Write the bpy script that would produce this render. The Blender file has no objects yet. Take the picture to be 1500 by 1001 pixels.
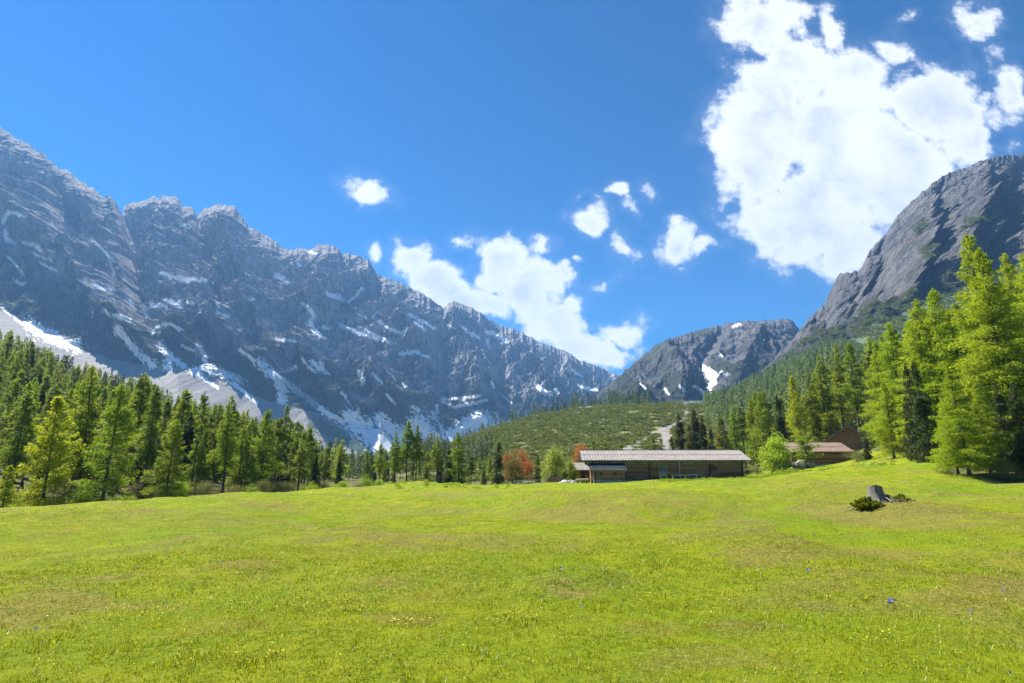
import bpy, math, random
import numpy as np
from mathutils import Vector, Matrix

SC = bpy.context.scene
COL = SC.collection
R = math.radians
random.seed(7)
rng = np.random.default_rng(7)

# ------------------------------------------------------------------ camera
F_PX, CX, CY = 833.0, 750.0, 500.5
PITCH = 12.8
EYE = 1.6
CT, ST = math.cos(R(PITCH)), math.sin(R(PITCH))
cam_d = bpy.data.cameras.new("camera")
cam_d.lens = 20.0
cam_d.sensor_width = 36.0
cam_d.clip_start = 0.1
cam_d.clip_end = 30000
cam = bpy.data.objects.new("camera", cam_d)
COL.objects.link(cam)
cam.location = (0, 0, EYE)
cam.rotation_euler = (R(90 + PITCH), 0, 0)
SC.camera = cam

# ------------------------------------------------------------------ exposure
SC.view_settings.view_transform = 'Standard'
SC.view_settings.look = 'None'
SC.view_settings.exposure = 1.65
SC.view_settings.gamma = 1.0
SC.view_settings.use_curve_mapping = False
SC.cycles.max_bounces = 6
SC.cycles.diffuse_bounces = 3
SC.cycles.transmission_bounces = 4
SC.cycles.transparent_max_bounces = 8
SC.cycles.volume_bounces = 0
SC.cycles.use_denoising = True
try:
    SC.cycles.denoiser = 'OPENIMAGEDENOISE'
    SC.cycles.denoising_prefilter = 'ACCURATE'
except Exception:
    pass

# ------------------------------------------------------------------ sun
SUN_EL, SUN_AZ = 56.0, -55.0          # azimuth measured from the view direction, negative = left
sd = Vector((math.sin(R(SUN_AZ)) * math.cos(R(SUN_EL)), math.cos(R(SUN_AZ)) * math.cos(R(SUN_EL)), math.sin(R(SUN_EL))))
sun_d = bpy.data.lights.new("sun", 'SUN')
sun_d.energy = 4.6
sun_d.angle = R(0.5)
sun_d.color = (1.0, 0.95, 0.86)
sun = bpy.data.objects.new("sun", sun_d)
COL.objects.link(sun)
sun.rotation_euler = sd.to_track_quat('Z', 'Y').to_euler()
sun.location = (0, 0, 400)


def gp(px, py):
    """pixel of the photograph -> tangent-plane coordinates (X/Y, Z/Y)"""
    u = (px - CX) / F_PX
    v = (CY - py) / F_PX
    den = CT - v * ST
    return u / den, (ST + v * CT) / den


# ------------------------------------------------------------------ sky with clouds
def build_world():
    w = bpy.data.worlds.new("World")
    SC.world = w
    w.use_nodes = True
    nt = w.node_tree
    N, L = nt.nodes, nt.links
    N.clear()
    out = N.new('ShaderNodeOutputWorld')
    bg = N.new('ShaderNodeBackground')
    bg.inputs['Strength'].default_value = 0.065
    sky = N.new('ShaderNodeTexSky')
    sky.sky_type = 'NISHITA'
    sky.sun_disc = False
    sky.sun_elevation = R(SUN_EL)
    sky.sun_rotation = R(SUN_AZ)
    sky.altitude = 1300
    sky.air_density = 1.0
    sky.dust_density = 1.0
    sky.ozone_density = 2.5
    hsv = N.new('ShaderNodeHueSaturation')
    hsv.inputs['Hue'].default_value = 0.478
    hsv.inputs['Saturation'].default_value = 2.0
    hsv.inputs['Value'].default_value = 0.78
    L.new(sky.outputs[0], hsv.inputs['Color'])
    sc1 = N.new('ShaderNodeVectorMath'); sc1.operation = 'SCALE'; sc1.inputs['Scale'].default_value = 1 / 5.5
    L.new(hsv.outputs[0], sc1.inputs[0])
    gam = N.new('ShaderNodeGamma'); gam.inputs['Gamma'].default_value = 1.5
    L.new(sc1.outputs[0], gam.inputs['Color'])
    sc2 = N.new('ShaderNodeVectorMath'); sc2.operation = 'SCALE'; sc2.inputs['Scale'].default_value = 5.5
    L.new(gam.outputs[0], sc2.inputs[0])
    tc = N.new('ShaderNodeTexCoord')
    sep = N.new('ShaderNodeSeparateXYZ')
    L.new(tc.outputs['Generated'], sep.inputs[0])

    def M(op, a, b=None, c=None, clamp=False):
        n = N.new('ShaderNodeMath')
        n.operation = op
        n.use_clamp = clamp
        for i, x in enumerate((a, b, c)):
            if x is None:
                continue
            if isinstance(x, (int, float)):
                n.inputs[i].default_value = x
            else:
                L.new(x, n.inputs[i])
        return n.outputs[0]
    ypos = M('MAXIMUM', sep.outputs['Y'], 0.02)
    gx = M('DIVIDE', sep.outputs['X'], ypos)
    gz = M('DIVIDE', sep.outputs['Z'], ypos)
    cmb = N.new('ShaderNodeCombineXYZ')
    L.new(gx, cmb.inputs[0])
    L.new(gz, cmb.inputs[1])
    # warp
    nw = N.new('ShaderNodeTexNoise')
    nw.inputs['Scale'].default_value = 9.0
    nw.inputs['Detail'].default_value = 7.0
    L.new(cmb.outputs[0], nw.inputs['Vector'])
    vs = N.new('ShaderNodeVectorMath'); vs.operation = 'SUBTRACT'
    L.new(nw.outputs['Color'], vs.inputs[0]); vs.inputs[1].default_value = (0.5, 0.5, 0.5)
    vm = N.new('ShaderNodeVectorMath'); vm.operation = 'SCALE'
    L.new(vs.outputs[0], vm.inputs[0]); vm.inputs['Scale'].default_value = 0.11
    va = N.new('ShaderNodeVectorMath'); va.operation = 'ADD'
    L.new(cmb.outputs[0], va.inputs[0]); L.new(vm.outputs[0], va.inputs[1])
    P = va.outputs[0]

    # px, py, rx, ry, rot(deg), weight
    blobs = [
        (1110, 215, 85, 95, 0, 1), (1230, 190, 135, 110, 0, 1), (1370, 160, 78, 78, 0, 1), (1180, 320, 100, 85, 0, 1),
        (1225, 355, 75, 70, 0, 1), (1300, 260, 120, 95, 30, 1), (1130, 150, 75, 60, 0, .9), (1250, 105, 60, 40, 20, .8),
        (1120, 35, 78, 55, -20, .9), (1165, 85, 55, 45, 0, .8), (1085, 0, 60, 28, 0, .7), (1216, 45, 20, 46, 0, .75),
        (1305, 72, 32, 26, 40, .75), (1332, 22, 20, 9, 20, .45), (1430, 22, 46, 24, 30, .6), (1474, 125, 36, 55, -20, .8), (1460, 175, 40, 30, 0, .6), (1420, 210, 45, 35, 20, .8), (1500, 215, 35, 14, 30, .35),
        (539, 284, 37, 22, -20, .75), (549, 370, 15, 15, 0, .55),
        (985, 348, 40, 34, 30, .85), (1028, 360, 42, 20, -10, .8), (995, 385, 14, 8, 0, .4),
        (868, 316, 32, 28, 0, .85), (903, 272, 26, 15, 10, .65), (847, 282, 14, 9, 0, .5), (928, 300, 14, 18, 0, .42), (910, 360, 14, 24, 0, .42),
        (896, 412, 27, 9, 0, .42), (828, 398, 24, 19, 0, .7), (846, 375, 12, 7, 0, .45), (952, 272, 12, 18, 0, .32),
        (612, 372, 42, 30, 0, .9), (650, 410, 62, 36, -35, 1), (695, 440, 70, 30, -30, 1), (735, 388, 50, 38, 0, .95),
        (788, 372, 22, 22, 0, .6), (775, 425, 55, 50, -40, 1), (805, 470, 70, 40, -35, 1), (850, 505, 70, 30, -20, 1), (912, 482, 36, 28, 10, .9),
        (890, 515, 55, 22, 5, .95), (835, 440, 28, 22, 0, .6), (680, 348, 26, 12, 0, .5), (955, 540, 30, 12, 30, .4),
    ]
    blobs = [(a, b, c, d_, e, f * (.86 if c < 45 else 1)) for a, b, c, d_, e, f in blobs]
    acc = None
    for (px, py, rx, ry, rot, wt) in blobs:
        c = gp(px, py)
        ex = gp(px + rx, py)
        ey = gp(px, py - ry)
        mp = N.new('ShaderNodeMapping')
        mp.vector_type = 'TEXTURE'
        mp.inputs['Location'].default_value = (c[0], c[1], 0)
        mp.inputs['Rotation'].default_value = (0, 0, R(rot))
        mp.inputs['Scale'].default_value = (abs(ex[0] - c[0]), abs(ey[1] - c[1]), 1)
        L.new(P, mp.inputs['Vector'])
        ln = N.new('ShaderNodeVectorMath'); ln.operation = 'LENGTH'
        L.new(mp.outputs[0], ln.inputs[0])
        m = M('MULTIPLY_ADD', ln.outputs['Value'], -wt * 0.85, wt)   # wt*(1-.85 d)
        acc = m if acc is None else M('MAXIMUM', acc, m)
    n1 = N.new('ShaderNodeTexNoise')
    n1.inputs['Scale'].default_value = 12.0
    n1.inputs['Detail'].default_value = 12.0
    n1.inputs['Roughness'].default_value = 0.64
    L.new(cmb.outputs[0], n1.inputs['Vector'])
    acc2 = M('MAXIMUM', acc, -0.6)
    d = M('MULTIPLY_ADD', n1.outputs['Fac'], 2.5, M('MULTIPLY_ADD', acc2, 1.5, -1.40))
    mr = N.new('ShaderNodeMapRange')
    mr.interpolation_type = 'SMOOTHSTEP'
    mr.inputs['From Min'].default_value = 0.0
    mr.inputs['From Max'].default_value = 0.54
    L.new(d, mr.inputs['Value'])
    # only in front half of the sky
    front = M('GREATER_THAN', sep.outputs['Y'], 0.1)
    mr2 = N.new('ShaderNodeMapRange'); mr2.interpolation_type = 'SMOOTHSTEP'
    mr2.inputs['From Min'].default_value = -0.45; mr2.inputs['From Max'].default_value = 0.35; mr2.inputs['To Max'].default_value = 0.08
    L.new(d, mr2.inputs['Value'])
    cov = M('MULTIPLY', M('MAXIMUM', mr.outputs[0], mr2.outputs[0]), front)
    # soft grey modelling inside the clouds
    off = N.new('ShaderNodeMapping')
    off.inputs['Location'].default_value = (0.03, -0.05, 0.4)
    L.new(cmb.outputs[0], off.inputs['Vector'])
    n2 = N.new('ShaderNodeTexNoise')
    n2.inputs['Scale'].default_value = 6.5
    n2.inputs['Detail'].default_value = 7.0
    n2.inputs['Roughness'].default_value = 0.55
    L.new(off.outputs[0], n2.inputs['Vector'])
    thick = M('MULTIPLY', M('SUBTRACT', d, 0.35), 1.3, clamp=True)
    shade = M('MULTIPLY', thick, M('MULTIPLY_ADD', n2.outputs['Fac'], 4.2, -1.45, clamp=True))
    ramp = N.new('ShaderNodeMix'); ramp.data_type = 'RGBA'
    L.new(shade, ramp.inputs['Factor'])
    ramp.inputs['A'].default_value = (5.9, 5.95, 6.1, 1)
    ramp.inputs['B'].default_value = (4.0, 4.15, 4.45, 1)
    mix = N.new('ShaderNodeMix'); mix.data_type = 'RGBA'
    L.new(cov, mix.inputs['Factor'])
    L.new(sc2.outputs[0], mix.inputs['A'])
    L.new(ramp.outputs['Result'], mix.inputs['B'])
    L.new(mix.outputs['Result'], bg.inputs['Color'])
    L.new(bg.outputs[0], out.inputs['Surface'])
    w.cycles.sampling_method = 'MANUAL'
    w.cycles.sample_map_resolution = 512


build_world()


# ------------------------------------------------------------------ maths helpers
def pt(px, py, Y):
    a, b = gp(px, py)
    return np.array([Y * a, Y, EYE + Y * b])


def project(X, Y, Z):
    dz = Z - EYE
    cz = Y * CT + dz * ST          # depth along axis
    cy = -Y * ST + dz * CT
    cz = np.maximum(cz, 1e-3)
    return CX + F_PX * X / cz, CY - F_PX * cy / cz


def _hash(ix, iy, seed):
    h = (ix.astype(np.int64) * 374761393 + iy.astype(np.int64) * 668265263 + seed * 1442695041) & 0xffffffff
    h = ((h ^ (h >> 13)) * 1274126177) & 0xffffffff
    return (h ^ (h >> 16)) & 0xffffffff


def perlin(x, y, seed=0):
    x = np.asarray(x, float); y = np.asarray(y, float)
    ix = np.floor(x); iy = np.floor(y)
    fx = x - ix; fy = y - iy
    ux = fx * fx * fx * (fx * (fx * 6 - 15) + 10)
    uy = fy * fy * fy * (fy * (fy * 6 - 15) + 10)

    def g(dx, dy):
        a = _hash(ix + dx, iy + dy, seed) / 4294967296.0 * 2 * np.pi
        return np.cos(a) * (fx - dx) + np.sin(a) * (fy - dy)
    n0 = g(0, 0) * (1 - ux) + g(1, 0) * ux
    n1 = g(0, 1) * (1 - ux) + g(1, 1) * ux
    return (n0 * (1 - uy) + n1 * uy) * 1.41


def fbm(x, y, octv=4, seed=0, gain=0.5, lac=2.03):
    s = 0; a = 1; t = 0
    for i in range(octv):
        s = s + a * perlin(x, y, seed + i * 17); t += a
        x = x * lac + 3.1; y = y * lac + 1.7; a *= gain
    return s / t


def ridged(x, y, octv=5, seed=0, gain=0.5, lac=2.07):
    s = 0; a = 1; t = 0; w = 1
    for i in range(octv):
        n = 1 - np.abs(perlin(x, y, seed + i * 31)) * 1.6
        n = np.clip(n, 0, 1) ** 2
        s = s + a * n * w; t += a
        w = np.clip(n * 1.6, 0.25, 1)
        x = x * lac + 5.3; y = y * lac + 9.2; a *= gain
    return s / t


def sstep(a, b, x):
    t = np.clip((x - a) / (b - a), 0, 1)
    return t * t * (3 - 2 * t)


def seg_dist(x, y, pts):
    """distance from points to a polyline"""
    best = np.full(np.shape(x), 1e9)
    for (x0, y0), (x1, y1) in zip(pts[:-1], pts[1:]):
        dx, dy = x1 - x0, y1 - y0
        t = np.clip(((x - x0) * dx + (y - y0) * dy) / (dx * dx + dy * dy + 1e-9), 0, 1)
        best = np.minimum(best, np.hypot(x - x0 - t * dx, y - y0 - t * dy))
    return best


# ------------------------------------------------------------------ mesh helpers
def mk_mesh(name, V, Fs, mats=(), smooth=False, attrs=None):
    """Fs: list of integer arrays (n,k)"""
    V = np.asarray(V, np.float32)
    me = bpy.data.meshes.new(name)
    me.vertices.add(len(V))
    me.vertices.foreach_set('co', V.ravel())
    Fs = [np.asarray(f, np.int32) for f in (Fs if isinstance(Fs, (list, tuple)) else [Fs]) if len(f)]
    nl = sum(f.size for f in Fs); npoly = sum(len(f) for f in Fs)
    me.loops.add(nl)
    me.loops.foreach_set('vertex_index', np.concatenate([f.ravel() for f in Fs]))
    me.polygons.add(npoly)
    ls = []; o = 0
    for f in Fs:
        ls.append(o + np.arange(len(f)) * f.shape[1]); o += f.size
    me.polygons.foreach_set('loop_start', np.concatenate(ls).astype(np.int32))
    me.polygons.foreach_set('use_smooth', np.full(npoly, smooth, dtype=bool))
    for k, arr in (attrs or {}).items():
        at = me.color_attributes.new(k, 'FLOAT_COLOR', 'POINT')
        a = np.ones((len(V), 4), np.float32); a[:, :arr.shape[1]] = arr
        at.data.foreach_set('color', a.ravel())
    me.update(calc_edges=True)
    for m in mats:
        me.materials.append(m)
    return me


def link(name, data, parent=None, loc=None, rotz=None, scale=None):
    o = bpy.data.objects.new(name, data)
    COL.objects.link(o)
    if parent is not None:
        o.parent = parent
    if loc is not None:
        o.location = loc
    if rotz is not None:
        o.rotation_euler = (0, 0, rotz)
    if scale is not None:
        o.scale = scale
    return o


def tag(o, label=None, cat=None, group=None, kind=None):
    if label: o['label'] = label
    if cat: o['category'] = cat
    if group: o['group'] = group
    if kind: o['kind'] = kind
    return o


class MB:
    """collects boxes, tubes and sheets, and links them as ONE mesh object"""

    def __init__(s):
        s.v = []; s.f = []

    def poly(s, vs, fs):
        b = len(s.v)
        s.v += [tuple(v) for v in vs]
        s.f += [tuple(b + i for i in f) for f in fs]

    def box(s, x0, x1, y0, y1, z0, z1, M=None, chip=0.0):
        vs = [Vector((x, y, z)) for z in (z0, z1) for y in (y0, y1) for x in (x0, x1)]
        if chip:
            vs = [v + Vector([random.uniform(-chip, chip) for _ in range(3)]) for v in vs]
        if M is not None:
            vs = [M @ v for v in vs]
        s.poly(vs, [(0, 2, 3, 1), (4, 5, 7, 6), (0, 1, 5, 4), (2, 6, 7, 3), (0, 4, 6, 2), (1, 3, 7, 5)])

    def beam(s, a, b, w, h, up=(0, 0, 1)):
        a = Vector(a); b = Vector(b)
        d = (b - a).normalized()
        side = d.cross(Vector(up))
        if side.length < 1e-4:
            side = Vector((1, 0, 0))
        side.normalize()
        u = side.cross(d)
        vs = [p + side * sx * w / 2 + u * sz * h / 2 for p in (a, b) for sx, sz in ((-1, -1), (1, -1), (1, 1), (-1, 1))]
        s.poly(vs, [(3, 2, 1, 0), (4, 5, 6, 7), (0, 1, 5, 4), (1, 2, 6, 5), (2, 3, 7, 6), (3, 0, 4, 7)])

    def tube(s, pts, rad, n=8, cap=True, wob=0.0):
        V, Fq = tube(pts, rad, n, wob)
        b = len(s.v)
        s.v += [tuple(v) for v in V]
        s.f += [tuple(int(b + i) for i in f) for f in Fq]
        if cap:
            s.f.append(tuple(b + i for i in range(n))[::-1])
            s.f.append(tuple(b + (len(pts) - 1) * n + i for i in range(n)))

    def rock(s, c, r, seed=0):
        rr = random.Random(seed)
        import bmesh
        bm = bmesh.new()
        bmesh.ops.create_icosphere(bm, subdivisions=2, radius=1)
        sc = [rr.uniform(0.7, 1.25) for _ in range(3)]
        o = [rr.uniform(-9, 9) for _ in range(3)]
        base = len(s.v)
        bm.verts.index_update()
        for v in bm.verts:
            k = 1 + 0.35 * float(perlin(v.co.x * 1.3 + o[0], v.co.y * 1.3 + v.co.z * 1.7 + o[1], seed))
            k += 0.12 * float(perlin(v.co.x * 4 + o[0], v.co.y * 4 + v.co.z * 3.7 + o[1], seed))
            s.v.append((c[0] + v.co.x * r * sc[0] * k, c[1] + v.co.y * r * sc[1] * k, c[2] + v.co.z * r * 0.7 * sc[2] * k))
        for f in bm.faces:
            s.f.append(tuple(base + v.index for v in f.verts))
        bm.free()

    def build(s, name, mat, parent=None, smooth=False, loc=None, rotz=None):
        me = bpy.data.meshes.new(name)
        me.from_pydata(s.v, [], s.f)
        if smooth:
            me.polygons.foreach_set('use_smooth', [True] * len(me.polygons))
        me.materials.append(mat)
        me.update()
        return link(name, me, parent, loc, rotz)


def tube(pts, rad, n=6, wob=0.0):
    pts = np.asarray(pts, float)
    m = len(pts)
    rad = np.broadcast_to(np.asarray(rad, float), (m,))
    d = np.gradient(pts, axis=0)
    d /= np.linalg.norm(d, axis=1)[:, None] + 1e-9
    ref = np.where(np.abs(d[:, 2:3]) > 0.9, np.array([[1.0, 0, 0]]), np.array([[0, 0, 1.0]]))
    s1 = np.cross(d, ref); s1 /= np.linalg.norm(s1, axis=1)[:, None] + 1e-9
    s2 = np.cross(d, s1)
    a = np.arange(n) / n * 2 * np.pi
    rr = rad[:, None] * (1 + wob * np.sin(a * 3 + 1)[None] + wob * .6 * np.sin(a * 5 + pts[:, 2:3] * 2))
    V = pts[:, None] + rr[..., None] * (np.cos(a)[None, :, None] * s1[:, None] + np.sin(a)[None, :, None] * s2[:, None])
    i = np.arange(m - 1)[:, None] * n; j = np.arange(n)[None]
    Fq = np.stack([i + j, i + (j + 1) % n, i + n + (j + 1) % n, i + n + j], -1).reshape(-1, 4)
    return V.reshape(-1, 3), Fq


def grid_faces(nr, nc, wrap=False):
    i = np.arange(nr - 1)[:, None] * nc
    j = np.arange(nc - (0 if wrap else 1))[None]
    return np.stack([i + j, i + (j + 1) % nc, i + nc + (j + 1) % nc, i + nc + j], -1).reshape(-1, 4)


# ------------------------------------------------------------------ materials
def new_mat(name):
    m = bpy.data.materials.new(name)
    m.use_nodes = True
    nt = m.node_tree
    b = nt.nodes.get('Principled BSDF')
    return m, nt, b


def nmix(nt, fac, a, b, blend='MIX'):
    n = nt.nodes.new('ShaderNodeMix'); n.data_type = 'RGBA'; n.blend_type = blend
    for k, x in (('Factor', fac), ('A', a), ('B', b)):
        s = n.inputs[k]
        if isinstance(x, (int, float)):
            s.default_value = x
        elif isinstance(x, tuple):
            s.default_value = (*x[:3], 1)
        else:
            nt.links.new(x, s)
    return n.outputs['Result']


def nnoise(nt, scale, detail=4, rough=.55, vec=None, stretch=None, dist=0.0):
    n = nt.nodes.new('ShaderNodeTexNoise')
    n.inputs['Scale'].default_value = scale
    n.inputs['Detail'].default_value = detail
    n.inputs['Roughness'].default_value = rough
    n.inputs['Distortion'].default_value = dist
    if vec is None:
        tc = nt.nodes.new('ShaderNodeTexCoord'); vec = tc.outputs['Object']
    if stretch:
        mp = nt.nodes.new('ShaderNodeMapping')
        mp.inputs['Scale'].default_value = stretch
        nt.links.new(vec, mp.inputs['Vector']); vec = mp.outputs[0]
    nt.links.new(vec, n.inputs['Vector'])
    return n.outputs['Fac']


def nramp(nt, fac, lo, hi):
    n = nt.nodes.new('ShaderNodeMapRange')
    n.inputs['From Min'].default_value = lo; n.inputs['From Max'].default_value = hi
    nt.links.new(fac, n.inputs['Value'])
    return n.outputs[0]


def nbump(nt, h, dist, strength=1.0, normal=None):
    n = nt.nodes.new('ShaderNodeBump')
    n.inputs['Distance'].default_value = dist
    n.inputs['Strength'].default_value = strength
    nt.links.new(h, n.inputs['Height'])
    if normal is not None:
        nt.links.new(normal, n.inputs['Normal'])
    return n.outputs[0]


def nattr(nt, name):
    n = nt.nodes.new('ShaderNodeAttribute'); n.attribute_name = name
    return n


def leaf_mat(name, c1, c2, trans=0.4, tcol=None, spread=0.12, rough=0.55, spec=0.25):
    """two-tone foliage: leaf-by-leaf and tree-by-tree variation, light passing through"""
    m, nt, b = new_mat(name)
    geo = nt.nodes.new('ShaderNodeNewGeometry')
    oi = nt.nodes.new('ShaderNodeObjectInfo')
    nz = nnoise(nt, 0.55, 3)
    f = nt.nodes.new('ShaderNodeMath'); f.operation = 'MULTIPLY_ADD'
    nt.links.new(geo.outputs['Random Per Island'], f.inputs[0]); f.inputs[1].default_value = .6
    nt.links.new(nramp(nt, nz, .3, .75), f.inputs[2])
    f2 = nt.nodes.new('ShaderNodeMath'); f2.operation = 'MULTIPLY'; f2.inputs[1].default_value = .65
    nt.links.new(f.outputs[0], f2.inputs[0])
    col = nmix(nt, f2.outputs[0], c1, c2)
    hs = nt.nodes.new('ShaderNodeHueSaturation')
    mr = nt.nodes.new('ShaderNodeMapRange')
    mr.inputs['To Min'].default_value = 1 - spread * 2; mr.inputs['To Max'].default_value = 1 + spread * 2
    nt.links.new(oi.outputs['Random'], mr.inputs['Value'])
    nt.links.new(mr.outputs[0], hs.inputs['Value'])
    mr2 = nt.nodes.new('ShaderNodeMapRange')
    mr2.inputs['To Min'].default_value = 0.5 - spread * .12; mr2.inputs['To Max'].default_value = 0.5 + spread * .1
    ml = nt.nodes.new('ShaderNodeMath'); ml.operation = 'FRACT'
    mk = nt.nodes.new('ShaderNodeMath'); mk.operation = 'MULTIPLY'; mk.inputs[1].default_value = 7.3
    nt.links.new(oi.outputs['Random'], mk.inputs[0]); nt.links.new(mk.outputs[0], ml.inputs[0])
    nt.links.new(ml.outputs[0], mr2.inputs['Value'])
    nt.links.new(mr2.outputs[0], hs.inputs['Hue'])
    nt.links.new(col, hs.inputs['Color'])
    nt.links.new(hs.outputs[0], b.inputs['Base Color'])
    b.inputs['Roughness'].default_value = rough
    b.inputs['Specular IOR Level'].default_value = spec
    tr = nt.nodes.new('ShaderNodeBsdfTranslucent')
    tcn = nmix(nt, 1.0, hs.outputs[0], tcol or (1.3, 1.25, .6), 'MULTIPLY')
    nt.links.new(tcn, tr.inputs['Color'])
    mx = nt.nodes.new('ShaderNodeMixShader'); mx.inputs[0].default_value = trans
    nt.links.new(b.outputs[0], mx.inputs[1]); nt.links.new(tr.outputs[0], mx.inputs[2])
    nt.links.new(mx.outputs[0], nt.nodes['Material Output'].inputs['Surface'])
    return m


def wood_mat(name, c1, c2, c3=None, gscale=1.0, axis=0):
    m, nt, b = new_mat(name)
    geo = nt.nodes.new('ShaderNodeNewGeometry')
    st = [8, 8, 8]; st[axis] = 0.6
    g = nnoise(nt, 2.2 * gscale, 5, .6, stretch=tuple(st))
    big = nnoise(nt, .45, 4, .6)
    col = nmix(nt, geo.outputs['Random Per Island'], c1, c2)
    col = nmix(nt, nramp(nt, g, .35, .7), col, nmix(nt, .45, col, (.02, .015, .012)))
    col = nmix(nt, nramp(nt, big, .5, .68), col, c3 or c2)
    nt.links.new(col, b.inputs['Base Color'])
    b.inputs['Roughness'].default_value = .85
    b.inputs['Specular IOR Level'].default_value = .2
    nt.links.new(nbump(nt, g, .02, .7), b.inputs['Normal'])
    return m


def stone_mat(name, c1, c2, scale=2.0, bump=.05):
    m, nt, b = new_mat(name)
    n1 = nnoise(nt, scale, 7, .65); n2 = nnoise(nt, scale * 5, 5, .6)
    col = nmix(nt, nramp(nt, n1, .35, .65), c1, c2)
    col = nmix(nt, nramp(nt, n2, .55, .8), col, (c1[0] * .5, c1[1] * .5, c1[2] * .48))
    nt.links.new(col, b.inputs['Base Color'])
    b.inputs['Roughness'].default_value = .9
    nt.links.new(nbump(nt, n2, bump, .8), b.inputs['Normal'])
    return m


MAT = {}
MAT['larch'] = leaf_mat('larch_needles', (.13, .20, .016), (.28, .345, .026), .5)
MAT['larch_mid'] = leaf_mat('light_larch_needles', (.13, .21, .016), (.29, .37, .025), .46, spread=.08)
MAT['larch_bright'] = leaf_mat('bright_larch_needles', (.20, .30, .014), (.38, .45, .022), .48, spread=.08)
MAT['larch_far'] = leaf_mat('dull_larch_needles', (.11, .165, .03), (.22, .275, .04), .45)
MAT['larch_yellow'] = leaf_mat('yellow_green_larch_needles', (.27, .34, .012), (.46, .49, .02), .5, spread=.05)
MAT['spruce'] = leaf_mat('spruce_needles', (.035, .058, .014), (.10, .13, .024), .25)
MAT['spruce_yellow'] = leaf_mat('yellowish_spruce_needles', (.05, .075, .012), (.30, .31, .02), .3)  # spruce needles with a yellower tone of their own
MAT['broad'] = leaf_mat('spring_leaves', (.16, .26, .02), (.33, .42, .035), .5)
MAT['pale'] = leaf_mat('pale_spring_leaves', (.22, .28, .05), (.36, .42, .10), .45)
MAT['rust'] = leaf_mat('rusty_red_leaves', (.40, .07, .02), (.42, .30, .06), .35, tcol=(1.2, .7, .5))
MAT['olive'] = leaf_mat('olive_leaves', (.14, .15, .03), (.26, .22, .05), .35)
MAT['brownshrub'] = leaf_mat('brownish_scrub', (.10, .12, .03), (.22, .21, .06), .3)
MAT['pine'] = leaf_mat('dwarf_pine_needles', (.065, .10, .018), (.19, .22, .035), .25)
MAT['juniper'] = leaf_mat('juniper_needles', (.10, .15, .012), (.30, .33, .02), .35)
MAT['bark'] = stone_mat('dark_bark', (.045, .035, .028), (.09, .07, .055), 3, .03)
MAT['greybark'] = stone_mat('grey_bark', (.13, .11, .09), (.20, .18, .15), 3, .03)

# ------------------------------------------------------------------ terrain height
# each column: photograph column, then (row, distance ahead) along the ground
PROFILE = {
    -150: [(765, 24), (770, 45), (720, 80), (640, 110), (480, 180), (440, 260), (520, 420), (670, 650)],
    0: [(751, 40), (755, 52), (700, 84), (640, 120), (560, 180), (535, 260), (600, 420), (680, 650)],
    100: [(740, 43), (745, 55), (710, 84), (665, 120), (600, 180), (567, 260), (620, 420), (684, 650)],
    200: [(733, 46), (737, 58), (715, 84), (690, 120), (640, 180), (600, 260), (630, 420), (686, 700)],
    300: [(727, 50), (731, 62), (716, 90), (700, 125), (660, 180), (632, 270), (655, 420), (688, 800)],
    400: [(722, 54), (725, 66), (717, 95), (708, 130), (684, 190), (664, 290), (676, 420), (688, 900)],
    480: [(718, 60), (721, 72), (719, 110), (710, 160), (700, 240), (690, 330), (690, 500), (690, 1000)],
    560: [(714.5, 68), (716, 80), (716, 120), (710, 180), (698, 260), (688, 350), (688, 500), (690, 1000)],
    640: [(713, 72), (714, 84), (712, 120), (706, 170), (684, 260), (656, 400), (668, 560), (690, 1000)],
    700: [(712, 75), (712.5, 86), (708, 120), (696, 180), (664, 300), (633, 440), (650, 600), (690, 1000)],
    780: [(710, 78), (710, 88), (704, 125), (688, 180), (648, 300), (608, 470), (632, 640), (690, 1000)],
    860: [(708, 84), (706, 95), (700, 130), (680, 180), (640, 300), (593, 500), (618, 660), (680, 1000)],
    950: [(705, 84), (703, 96), (697, 130), (672, 190), (632, 320), (590, 520), (608, 700), (660, 1000)],
    1010: [(703, 84), (701, 96), (695, 130), (672, 190), (630, 320), (589, 530), (602, 700), (650, 1000)],
    1060: [(701, 84), (699, 96), (692, 130), (668, 190), (628, 320), (597, 470), (592, 700), (640, 1000)],
    1100: [(700, 84), (697, 96), (688, 130), (664, 190), (624, 310), (590, 450), (570, 640), (600, 900)],
    1150: [(693, 84), (690, 96), (680, 130), (656, 190), (612, 300), (572, 440), (545, 620), (580, 900)],
    1200: [(705, 50), (687, 84), (682, 98), (668, 130), (640, 180), (590, 290), (552, 420), (525, 600), (560, 900)],
    1250: [(703, 50), (681, 84), (674, 100), (652, 130), (620, 170), (570, 260), (530, 400), (500, 600), (560, 900)],
    1300: [(705, 46), (690, 60), (664, 84), (640, 105), (605, 150), (560, 230), (540, 360), (540, 560), (580, 900)],
    1340: [(708, 42), (690, 56), (664, 76), (620, 105), (580, 150), (530, 230), (525, 360), (530, 560), (580, 900)],
    1400: [(712, 38), (698, 52), (660, 74), (605, 105), (555, 150), (505, 230), (500, 360), (510, 560), (560, 900)],
    1500: [(722, 32), (708, 44), (672, 60), (600, 90), (530, 140), (470, 220), (470, 360), (490, 560), (560, 900)],
    1650: [(730, 28), (705, 40), (660, 56), (580, 85), (500, 130), (440, 210), (400, 360), (400, 560), (500, 900)],
}
_pxs = sorted(PROFILE)
_phi = np.array([math.atan(gp(p, 690)[0]) for p in _pxs])
LR0, LR1, NLR = math.log(3.0), math.log(6000.0), 330
_lr = np.linspace(LR0, LR1, NLR)
_tab = []
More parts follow.
